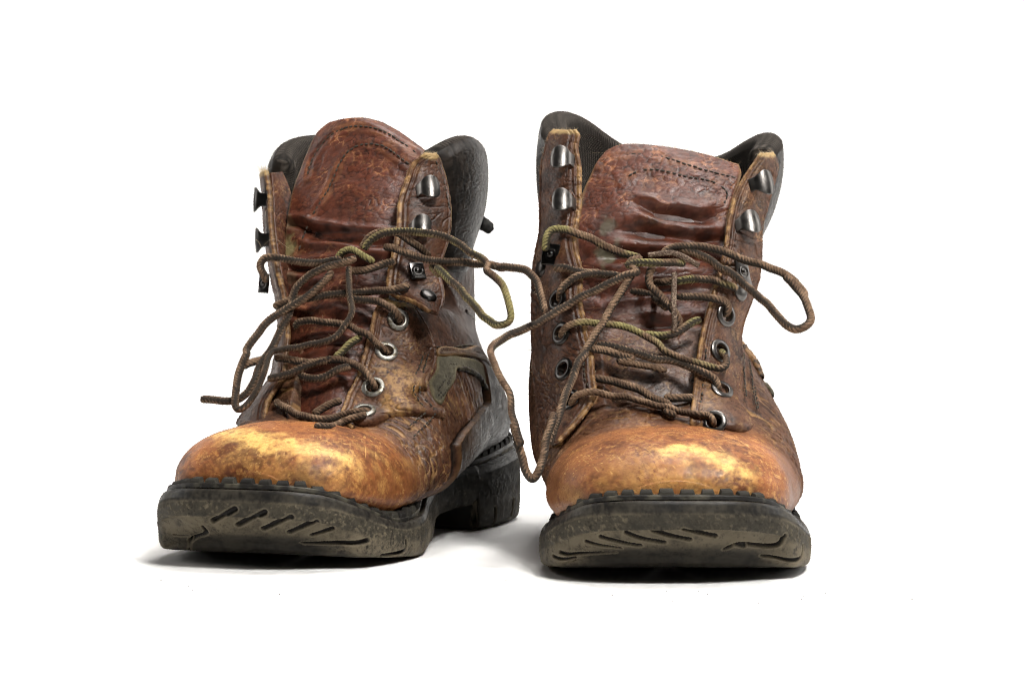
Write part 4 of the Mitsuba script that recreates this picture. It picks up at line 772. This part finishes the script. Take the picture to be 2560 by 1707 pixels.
def lace_stay(key, boot, ctrl, eyes, s, t=.0026, metal='eyelet_metal', **kw):
    pre = pre_sheet(ctrl)
    holes, spots = [], []
    for p in eyes:
        c, ax = on_ray(pre, p)
        holes.append((c, ax, .0028))
        spots.append((c + ax * t * .5, ax))
    sh = sheet(key, ctrl, t, .00045, flap_look(s, **kw), 'leather', holes=holes, rag=.0004)
    for c, ax in spots:
        ring(part(boot + '__eyelet'), c, ax, metal)
    return sh


SH = {}
SH['R_right'] = lace_stay('work_boot_001__quarter', 'work_boot_001', W['R_right'], W['R_eyes_r'], 51, metal='steel', base=DUST, wear=[('w_Ra', .006, .35)])
SH['R_left'] = lace_stay('work_boot_001__quarter_001', 'work_boot_001', W['R_left'], W['R_eyes_l'], 61, metal='dark_steel', base=BROWN, edge_w=.0024)
SH['L_low'] = lace_stay('work_boot__quarter', 'work_boot', W['L_low'], W['L_eyes'], 71, base=DUST, wear=[('w_La', .008, .55), ('w_Lb', .006, .5)])
SH['L_up'] = lace_stay('work_boot__ankle_flap', 'work_boot', W['L_up'], [], 81, base=BROWN, edge_w=.0026)
SH['L_left'] = lace_stay('work_boot__quarter_001', 'work_boot', W['L_left'], [], 91, base=BROWN, t=.0030, edge_w=.0018)

# ------------------------------------------------------------------ padded collars


def build_collar(tag, path, rims, z0, t, keep, taper, slant, side_in):
    b = BOOT[tag]
    path = np.array(path)
    cen = path.mean(0)
    rows = []
    n = len(path)
    for k, r in enumerate((0, .25, .5, .75, 1)):
        w = path + (path - cen) * np.array([taper, taper * .35, .035, .055, .0])[k]
        w[-1, 1] += slant[1] * (1 - r)
        w[-2, 1] += slant[1] * (1 - r) * .6
        w[0, 1] += slant[0] * (1 - r)
        w[:, 0] -= ss(.0, .02, path[:, 0]) * side_in * (1 - r)**1.3
        zz = z0 + (np.array(rims) - z0) * r
        rows.append(b.world(np.c_[w, zz]))
    ctr = b.world(np.array([[cen[0], cen[1], .15]]))[0]

    def look(p, e, a, c, e4):
        q = p * np.array([1, 1, .45])
        wv = fb(q, 620, 3, 5)
        w2 = 1 - np.abs(2 * vn(p * np.array([420, 420, 1100]) + 2.5 * np.c_[vn(p, 200, 1), vn(p, 200, 2), vn(p, 200, 3)], 1, 9) - 1)
        h = -.00016 * ss(.6, .95, w2) + (wv - .5) * .0002
        col = mixc((.010, .0085, .0075), (.028, .022, .018), ss(.3, .7, wv)) * (.8 + .4 * vn(p, 2200, 3))[:, None]
        # knitted lining over the rim
        kn = .5 + .5 * np.sin(c * 2 * np.pi * 130 + 1.5 * np.sin(a * 2 * np.pi * 42)) * np.sin(a * 2 * np.pi * 44)
        fab = e4[1] < keep
        h = np.where(fab, .00035 * kn + .0002 * vn(p, 1500, 8), h)
        col = np.where(fab[:, None], mixc((.006, .005, .0044), (.16, .135, .112), kn**3 * (.3 + .7 * vn(p, 1300, 6))), col)
        return h, col

    def split(V, A, side, etop):
        return (side > .5) | (etop < keep)
    split.key = b.key + '__collar_lining'
    return sheet(b.key + '__collar', np.array(rows), t, .00040, look, ('smooth_leather', 'fabric'), split=split, outward=ctr, inner=True, thick=lambda a, b: (t * (.35 + .65 * ss(0, .55, a)))[:, None] * np.ones(len(b))[None])


LC = build_collar('L', [(-.0590, .178), (-.0640, .197), (-.0570, .235), (-.038, .262), (-.013, .269), (.008, .256), (.0235, .226), (.0270, .197), (.0205, .172)],
                  [.184, .1925, .1995, .1995, .190, .190, .1945, .1955, .187], .128, .0135, .0015, -.03, (.012, .030), .002)
RC = build_collar('R', [(-.0395, .170), (-.0458, .195), (-.0425, .235), (-.027, .262), (.002, .270), (.031, .260), (.0495, .232), (.0560, .2), (.0488, .174)],
                  [.186, .1990, .2080, .2030, .187, .1855, .1935, .1955, .187], .122, .0135, .0045, -.04, (.0, .012), .013)

def tubes(items, sides=4):
    """many thin fibres [(points, radius)] as one mesh"""
    V, F, o = [], [], 0
    for q, r in items:
        q = np.asarray(q)
        t = np.gradient(q, axis=0)
        t /= np.maximum(np.linalg.norm(t, axis=1, keepdims=True), 1e-12)
        a = np.cross(t, [.3, .5, .8])
        a /= np.maximum(np.linalg.norm(a, axis=1, keepdims=True), 1e-12)
        b = np.cross(t, a)
        n = len(q)
        rr = r * np.linspace(1, .35, n)[:, None]
        V.append(np.concatenate([(q + rr * (math.cos(k * 2 * np.pi / sides) * a + math.sin(k * 2 * np.pi / sides) * b))[:, None] for k in range(sides)], 1).reshape(-1, 3))
        F.append(grid_faces(n, sides, True) + o)
        o += n * sides
    return np.vstack(V), np.vstack(F)




# ------------------------------------------------------------------ hooks, rivets and lace clamps


def frame(sh, p, away):
    """point of the sheet on the line of sight through p, its normal, the way along the sheet (up) and across it towards away (+1 the viewer's right)"""
    c, N = on_ray((sh['top'], sh['Nf']), p)
    up = np.array([0, 0, 1.0]) - N * N[2]
    up /= np.linalg.norm(up)
    a = np.cross(N, up)
    if a[0] * away < 0:
        a = -a
    return c, N, a, up


def plain(col):
    return lambda p, e, a, c, e4: (np.zeros(len(p)), np.tile(col, (len(p), 1)))


def metal_sheet(key, ctrl, t, mat):
    sheet(key, ctrl, t, .0005, plain((.3, .3, .3)), mat)


def hook(boot, c, N, a, up, mat='steel', sc=1.0, tilt=0.0):
    ca, sa = math.cos(tilt), math.sin(tilt)
    a, up = ca * a + sa * up, ca * up - sa * a
    path = np.array([(-.8, -.6, 3.3), (.2, 1.5, 3.3), (1.0, 3.0, 3.4), (2.4, 4.3, 4.7), (4.4, 5.0, 5.9), (6.6, 4.9, 6.1), (8.6, 4.0, 5.2), (9.9, 2.9, 2.6)]) * sc
    g = [[c + (a * x + N * (n + .5 * (1 - (k / 2)**2) * (.2 + x / 10)) + up * w * k / 2) * 1e-3 for k in (-2, -1, 0, 1, 2)] for x, n, w in path]
    metal_sheet(part(boot + '__lace_hook'), g, .0009 * sc, mat)


def lathe(key, c, ax, prof, mat, m=32, squash=None):
    th = np.linspace(0, 2 * np.pi, m, endpoint=False)
    e1 = np.cross(ax, [0, 1.0, 0.3])
    e1 /= np.linalg.norm(e1)
    e2 = np.cross(ax, e1)
    v = np.array([c + (ax * hh + r * (math.cos(t) * e1 + math.sin(t) * e2)) * 1e-3 for r, hh in prof for t in th])
    put(key, v, grid_faces(len(prof), m, True), mat, None, smooth=50)


RIVET = [(2.9, -.5), (2.9, .3), (2.6, .7), (2.1, .6), (1.9, .1), (1.75, -.1), (1.6, .4), (1.2, .9), (.6, 1.15), (.02, 1.2)]
DOME = [(4.2, -.4), (4.2, .2), (3.9, .7), (3.1, 1.15), (2.0, 1.4), (1.0, 1.5), (.02, 1.52)]


def clamp(boot, c, N, a, up, w, h, mat, rise=1.6):
    k = part(boot + '__lace_clamp')
    g = [[c + (a * w * x + up * h * y + N * (rise + .9 * abs(y)**2 - 1.0 * x * x)) * 1e-3 for x in (-.5, -.25, 0, .25, .5)] for y in (-.5, -.25, 0, .25, .5)]
    metal_sheet(k, g, .0011, mat)
    lathe(k + '__rivet', c + N * (rise + .2) * 1e-3, N, RIVET, mat)


for (sname, boot, keys, away, mat) in (('R_left', 'work_boot_001', 'R_hooks_l', -1, 'steel'), ('R_right', 'work_boot_001', 'R_hooks_r', 1, 'steel'),
                                       ('L_up', 'work_boot', 'L_hooks_r', 1, 'steel'), ('L_left', 'work_boot', 'L_hooks_l', -1, 'dark_steel')):
    for p in W[keys]:
        hook(boot, *frame(SH[sname], p, away), mat=mat)
c, N, a, up = frame(SH['R_left'], W['R_bracket_l'][0], -1)
N = np.array([-.30, -.94, .12]) / np.linalg.norm([-.30, -.94, .12])
up = np.array([.10, .09, .99])
up = up - N * (up @ N)
up /= np.linalg.norm(up)
a = np.cross(N, up)
clamp('work_boot_001', c, N, a, up, 8.5, 10, 'dark_steel')
c, N, a, up = frame(SH['R_left'], W['R_bracket_l'][1], -1)
lathe('work_boot_001__rivet', c, N, DOME, 'dark_steel')
c, N, a, up = frame(SH['R_right'], W['R_bracket_r'][0], 1)
clamp('work_boot_001', c, N, a, up, 8.0, 15, 'steel')
c, N, a, up = frame(SH['R_right'], W['R_bracket_r'][1], 1)
lathe('work_boot_001__rivet_001', c, N, DOME, 'steel')
c, N, a, up = frame(SH['L_up'], W['L_bracket_r'][0], 1)
clamp('work_boot', c, N, a, up, 7.5, 9, 'dark_steel')
c, N, a, up = frame(SH['L_up'], W['L_bracket_r'][1], 1)
lathe('work_boot__rivet', c, N, DOME, 'dark_steel')
c, N, a, up = frame(SH['L_left'], W['L_bracket_l'][0], -1)
N = np.array([-.62, -.78, .05]) / np.linalg.norm([-.62, -.78, .05])
up = np.array([.15, .1, .98])
up = up - N * (up @ N)
up /= np.linalg.norm(up)
a = np.cross(N, up)
clamp('work_boot', c + np.array([-.0012, -.002, 0]), N, a, up, 6.5, 9.5, 'dark_steel')

# ------------------------------------------------------------------ thin panels laid over the quarters


def decal(key, tag, poly, t, look, bsdf, step=.0005, r=.0009):
    """A thin piece of leather pressed onto the boot: its outline is thrown onto the last along the mean normal."""
    import shapely
    sc_, tree, pts, nor = BODY[tag]
    poly = np.asarray(poly)
    nn = nor[tree.query(poly)[1]].mean(0)
    nn /= np.linalg.norm(nn)
    e1 = np.cross(nn, [0, 0, 1.0])
    e1 /= np.linalg.norm(e1)
    e2 = np.cross(nn, e1)
    o = poly.mean(0)
    q = spline(np.c_[(poly - o) @ e1, (poly - o) @ e2], 60 + int(4 * len(poly)), closed=True)
    pg = shapely.Polygon(q).buffer(0)
    if pg.geom_type != 'Polygon':
        pg = max(pg.geoms, key=lambda g: g.area)
    bd = np.array(shapely.segmentize(pg, .0004).exterior.coords)[:-1]
    x0, y0, x1, y1 = pg.bounds
    gx, gy = np.meshgrid(np.arange(x0, x1, step), np.arange(y0, y1, step))
    g = np.c_[gx.ravel(), gy.ravel()]
    g = g[shapely.contains_xy(pg.buffer(-step * .5), g[:, 0], g[:, 1])]
    rings = [np.array(shapely.segmentize(pg.buffer(-k), .0004).exterior.coords)[:-1] for k in (r * .15, r * .5) if pg.buffer(-k).geom_type == 'Polygon']
    P2 = np.vstack([bd, *rings, g])
    tri = Delaunay(P2).simplices
    cen = P2[tri].mean(1)
    tri = tri[shapely.contains_xy(pg, cen[:, 0], cen[:, 1])]
    e = cKDTree(np.array(shapely.segmentize(pg, .0001).exterior.coords)).query(P2)[0]
    e[:len(bd)] = 0
    org = o + P2[:, :1] * e1 + P2[:, 1:] * e2 + nn * .03
    si = sc_.ray_intersect(mi.Ray3f(mi.Point3f(*[mi.Float(np.ascontiguousarray(org[:, k])) for k in range(3)]), mi.Vector3f(*(-nn).tolist())))
    tt = np.array(si.t)
    ok = np.isfinite(tt) & (tt < .06)
    S = org - nn * np.where(ok, tt, .03)[:, None]
    tri = tri[ok[tri].all(1)]
    N = nor[tree.query(S)[1]]
    prof = np.sqrt(np.maximum(1 - (1 - np.clip(e / r, 0, 1))**2, 0))
    h, col = look(S, e)
    P = S + N * (-.0006 + (t + .0006) * prof + h * prof)[:, None]
    fn = np.cross(P[tri[:, 1]] - P[tri[:, 0]], P[tri[:, 2]] - P[tri[:, 0]])
    if (fn * N[tri[:, 0]]).sum() < 0:
        tri = tri[:, ::-1]
    put(key, P, tri, bsdf, col)


def suede_look(S, e):
    g = fb(S, 900, 2, 3)
    c = mixc((.050, .045, .032), (.095, .084, .058), ss(.25, .75, .5 * g + .5 * fb(S, 200, 3, 4)))
    c = mixc(c, (.30, .23, .09), ss(.0022, .0004, e + .001 * (vn(S, 500, 6) - .5)) * .15)
    return (g - .5) * .0003, c * (.7 + .6 * vn(S, 2400, 5))[:, None]


def strap_look(S, e):
    h, c = leather(S, (.080, .050, .034), (.03, .019, .012), (.22, .14, .075), cell=.0022, s=33, depth=.0002)
    h = h - .0005 * ss(.0005, .0002, np.abs(e - .0026)) - .0005 * ss(.0005, .0002, np.abs(e - .0052))
    return h, mixc(c, (.20, .11, .04), ss(.0012, .0004, e) * .7)


decal('work_boot__suede_insert', 'L', W['L_panel_insert'], .0007, suede_look, 'suede')
labels['work_boot__suede_insert'] = {'label': 'grey green suede insert in the side of the boot'}
decal('work_boot__side_strap', 'L', W['L_panel_strap'], .0016, strap_look, 'leather')

# ------------------------------------------------------------------ raised edges at the outer side of the right boot


def piping(key, pts, r, s, bsdf='leather', cols=(BROWN[1], BROWN[2])):
    q = spline(pts, 160)
    t = np.gradient(q, axis=0)
    t /= np.linalg.norm(t, axis=1, keepdims=True)
    a = np.cross(t, [0, 1.0, .2])
    a /= np.linalg.norm(a, axis=1, keepdims=True)
    b = np.cross(t, a)
    th = np.linspace(0, 2 * np.pi, 16, endpoint=False)
    rr = r * np.sin(np.linspace(.05, np.pi - .05, 160))[:, None, None]**.22
    P = (q[:, None] + rr * (np.cos(th)[None, :, None] * a[:, None] + np.sin(th)[None, :, None] * b[:, None])).reshape(-1, 3)
    P = P + (np.c_[vn(P, 700, s), vn(P, 700, s + 1), vn(P, 700, s + 2)] - .5) * .0006
    put(key, P, grid_faces(160, 16, True), bsdf, mixc(cols[0], cols[1], ss(.3, .75, fb(P, 500, 3, s + 4))))


piping('work_boot_001__side_strap', W['R_strap_edge'] - [.0016, 0, 0], .0020, 3)
piping('work_boot_001__side_strap_001', W['R_piping'] - [.0016, 0, 0], .0018, 8, cols=((.02, .016, .01), (.10, .085, .045)))
piping('work_boot__side_piping', W['L_edge_lip'], .0016, 12, cols=((.015, .012, .008), (.07, .055, .03)))
piping('work_boot__heel_seam', W['L_seam_heel'], .0014, 15, cols=((.03, .022, .017), (.14, .105, .08)))

# pull tab at the back of the left boot
tab = BL.world(np.array([[.0060, .264, .1560], [.0110, .268, .1545], [.0150, .271, .1520], [.0172, .273, .1490]]))
piping('work_boot__pull_tab', tab, .0036, 21, bsdf='fabric', cols=((.005, .005, .005), (.035, .034, .032)))

# inner leather between the left stay and the tongue
sheet('work_boot__gusset', W['L_gusset'], .002, .0005, lambda p, e, a, c, e4: leather(p, (.07, .026, .014), BROWN[1], BROWN[2], cell=.0024, s=19), 'leather')

# frayed fibres on the raw leather edges
fz = {'work_boot': [], 'work_boot_001': []}


def fray(boot, sh, row0, n, ln, side=None):
    S, N = sh['S'], sh['N']
    for _ in range(n):
        if side is None:
            i, j = S.shape[0] - 1 - rng.integers(0, row0), rng.integers(0, S.shape[1])
        else:
            i, j = rng.integers(int(S.shape[0] * .03), S.shape[0]), (rng.integers(0, 4) if side < 0 else S.shape[1] - 1 - rng.integers(0, 4))
        p = S[i, j] + N[i, j] * rng.uniform(-.001, .001)
        d = rng.normal(0, 1, 3) * .7 + (np.array([0, 0, 1.0]) if side is None else (S[i, 1] - S[i, 8]) * side * -400)
        d /= np.linalg.norm(d)
        L = rng.uniform(.3, 1) * ln
        k = rng.normal(0, .35, 3)
        fz[boot].append((np.array([p + (d * t + k * t * t) * L for t in (0, .35, .7, 1.0)]), rng.uniform(.00005, .00010)))


fray('work_boot', SH['L_left'], 8, 140, .0035)
fray('work_boot', SH['L_up'], 6, 60, .0016)
fray('work_boot_001', SH['R_left'], 6, 90, .0018)
fray('work_boot_001', SH['R_right'], 6, 70, .0018)
fray('work_boot_001', RT, 4, 260, .0014)
fray('work_boot', LT, 2, 30, .0012)
fray('work_boot_001', SH['R_left'], 6, 160, .0015, side=1)
fray('work_boot_001', SH['R_left'], 6, 60, .0012, side=-1)
fray('work_boot', SH['L_up'], 6, 60, .0012, side=-1)
for k in fz:
    v, f = tubes(fz[k], 3)
    put(k + '__frayed_fibre', v, f, 'fibre')
    labels[k + '__frayed_fibre'] = {'kind': 'stuff'}

for boot, ks in (('work_boot', 'abcd'), ('work_boot_001', 'e')):
    v, f = tubes([(spline(W['hair_' + k], 40), .00007) for k in ks], 4)
    put(boot + '__lint', v, f, 'fibre')
    labels[boot + '__lint'] = {'label': 'pale stray hairs caught on the boot', 'kind': 'stuff'}

# crumbs of dried dirt on the paper
V, F, o = [], [], 0
for _ in range(46):
    bx, by = ((-.12, .03) if rng.uniform() < .5 else (.07, -.01))
    x, y = bx + rng.normal(0, .045), by - abs(rng.normal(0, .025))
    m = trimesh.creation.icosphere(subdivisions=1, radius=rng.uniform(.00012, .0004))
    v = m.vertices * rng.uniform(.5, 1.2, 3) + [x, y, .00012 - .0004]
    V.append(v), F.append(m.faces + o)
    o += len(v)
put('grit', np.vstack(V), np.vstack(F), 'thread')
labels['grit'] = {'label': 'tiny dark crumbs of dirt scattered on the white paper', 'category': 'dirt', 'kind': 'stuff'}

# ------------------------------------------------------------------ stitching


def stitches(boot, prefix, pitch=.0027, ln=.0011, r=.00042):
    V, F, o = [], [], 0
    cap = trimesh.creation.uv_sphere(radius=1, count=[6, 8])
    for k in sorted(W):
        if not k.startswith(prefix):
            continue
        q = spline(W[k], 400)
        s = np.r_[0, np.cumsum(np.linalg.norm(np.diff(q, axis=0), axis=1))]
        for d in np.arange(pitch / 2, s[-1], pitch):
            if rng.uniform() < .06:
                continue
            i = min(int(np.searchsorted(s, d)), 398)
            t = q[min(i + 2, 399)] - q[max(i - 2, 0)]
            t /= np.linalg.norm(t)
            a = np.cross(t, [0, 1.0, 0])
            a /= max(np.linalg.norm(a), 1e-6)
            b = np.cross(t, a)
            c = q[i] + rng.normal(0, .00010, 3)
            v = cap.vertices * [ln * rng.uniform(.8, 1.2), r, r]
            V.append(c + v[:, :1] * t + v[:, 1:2] * a + v[:, 2:] * b)
            F.append(cap.faces + o)
            o += len(v)
    put(boot + '__stitching', np.vstack(V), np.vstack(F), 'thread')
    labels[boot + '__stitching'] = {'label': 'dark stitching along the seams', 'kind': 'stuff'}


for k in ('st_tL', 'st_fL'):
    for kk in [x for x in W if x.startswith(k)]:
        W['st_L' + kk[3:]] = W.pop(kk)
for k in ('st_tR', 'st_fR'):
    for kk in [x for x in W if x.startswith(k)]:
        W['st_R' + kk[3:]] = W.pop(kk)
stitches('work_boot', 'st_L')
stitches('work_boot_001', 'st_R')

# ------------------------------------------------------------------ laces


def cord(pts, r, style, seed, step=.00030, m=20):
    q = spline(np.asarray(pts), 400)
    L = np.linalg.norm(np.diff(q, axis=0), axis=1).sum()
    n = max(int(L / step), 8)
    q = spline(np.asarray(pts), n)
    q = q + (np.c_[vn(q, 160, seed), vn(q, 160, seed + 1), vn(q, 160, seed + 2)] - .5) * .0009
    t = np.gradient(q, axis=0)
    t /= np.linalg.norm(t, axis=1, keepdims=True)
    e1 = np.zeros_like(q)
    x = np.cross(t[0], [0, 1, 0])
    x /= max(np.linalg.norm(x), 1e-9)
    for i in range(n):
        x = x - t[i] * (x @ t[i])
        x /= np.linalg.norm(x)
        e1[i] = x
    e2 = np.cross(t, e1)
    th = np.linspace(0, 2 * np.pi, m, endpoint=False)
    s = np.linspace(0, L, n)
    ph = ((th[None] + 2.6 * (vn(np.c_[s, s * 0, s * 0] + seed, 28, seed)[:, None] - .5)) / np.pi + .40) % 2          # 0..2 round the cord
    w = np.abs(ph - 1)                                              # 1 at one seam, 0 at the other
    pitch = .0017
    rib = .5 + .5 * np.cos(2 * np.pi * (s[:, None] / pitch + w * 2.0 + .9 * vn(np.c_[s, s * 0, s * 0] + seed, 260, seed + 2)[:, None]))
    fade = np.clip(np.minimum(s, L - s) / .0015, 0, 1)[:, None]**.5
    flat = 1 + .10 * np.cos(2 * th)[None]
    R = r * flat * (.97 + .05 * rib) * (.55 + .45 * fade)
    if style == 'a':
        R = r * (.95 + .1 * vn(np.c_[s * 800, s * 0, s * 0], 1, 3)[:, None]) * np.ones((1, m))
    P = (q[:, None] + R[..., None] * (np.cos(th)[None, :, None] * e1[:, None] + np.sin(th)[None, :, None] * e2[:, None])).reshape(-1, 3)
    rb, wf = rib.ravel(), w.ravel()
    nz, g = fb(P, 300, 2, seed + 3), vn(P, 2600, seed + 5)
    base = mixc((.090, .054, .033), (.19, .122, .076), ss(.35, .7, nz))
    if style in 'oy':
        k = ss(.38, .6, fb(P, 90, 2, seed + 9)) if style == 'o' else np.ones(len(P))
        base = mixc(base, (.24, .215, .085), k * .75)
    if style == 'g':
        base = mixc((.09, .08, .07), (.2, .19, .17), nz)
    if style == 'a':
        base = mixc((.07, .045, .032), (.20, .15, .11), ss(.5, .75, g))
    c = mixc(base * .55, base * 1.1, ss(.05, .6, rb + .6 * (g - .5))) if style != 'a' else base
    seam = ss(.31, .22, wf + .26 * (rb - .5))
    if style not in 'ag':
        c = mixc(c, (.020, .017, .014), seam * .92)
    c = c * (.6 + .8 * g)[:, None]
    f = grid_faces(n, m, True)
    cap = []
    base0 = len(P)
    P = np.vstack([P, q[:1], q[-1:]])
    c = np.vstack([c, c[:1], c[-2:-1]])
    k = np.arange(m)
    f = np.vstack([f, np.c_[k, np.full(m, base0), (k + 1) % m], np.c_[k + (n - 1) * m, (k + 1) % m + (n - 1) * m, np.full(m, base0 + 1)]])
    return P, f, c, q, t, (e1, e2)


def build_laces(tag):
    b = BOOT[tag]
    V, F, C, o, fz = [], [], [], 0, []
    for i, (w, style, r, pts) in enumerate(PT['laces']):
        if w != tag:
            continue
        P, f, c, q, t, (e1, e2) = cord(np.array(pts) * 1e-4, r * 1e-3, style, 100 + 7 * i)
        V.append(P), F.append(f + o), C.append(c)
        o += len(P)
        for _ in range(int(len(q) * .14)):
            k = rng.integers(0, len(q))
            a = rng.uniform(0, 2 * np.pi)
            d = math.cos(a) * e1[k] + math.sin(a) * e2[k]
            s = rng.uniform(-1, 1) * t[k] * .8 + d
            ln = rng.uniform(.0006, .0018)
            p0 = q[k] + d * r * .9e-3
            fz.append((np.array([p0, p0 + s * ln * .5, p0 + s * ln + rng.normal(0, .0003, 3)]), .00004))
    put(b.key + '__lace', np.vstack(V), np.vstack(F), 'cord', np.vstack(C))
    v, f = tubes(fz, 3)
    put(b.key + '__lace__fuzz', v, f, 'fibre')
    labels[b.key + '__lace__fuzz'] = {'kind': 'stuff'}


build_laces('L')
build_laces('R')
labels['work_boot'] = {'label': 'worn brown leather work boot on the left, turned outwards, with its tall tongue standing up', 'category': 'boot', 'group': 'pair of worn brown work boots'}
labels['work_boot_001'] = {'label': 'worn brown leather work boot on the right, facing straight ahead, tongue sunk between collar pads', 'category': 'boot', 'group': 'pair of worn brown work boots'}
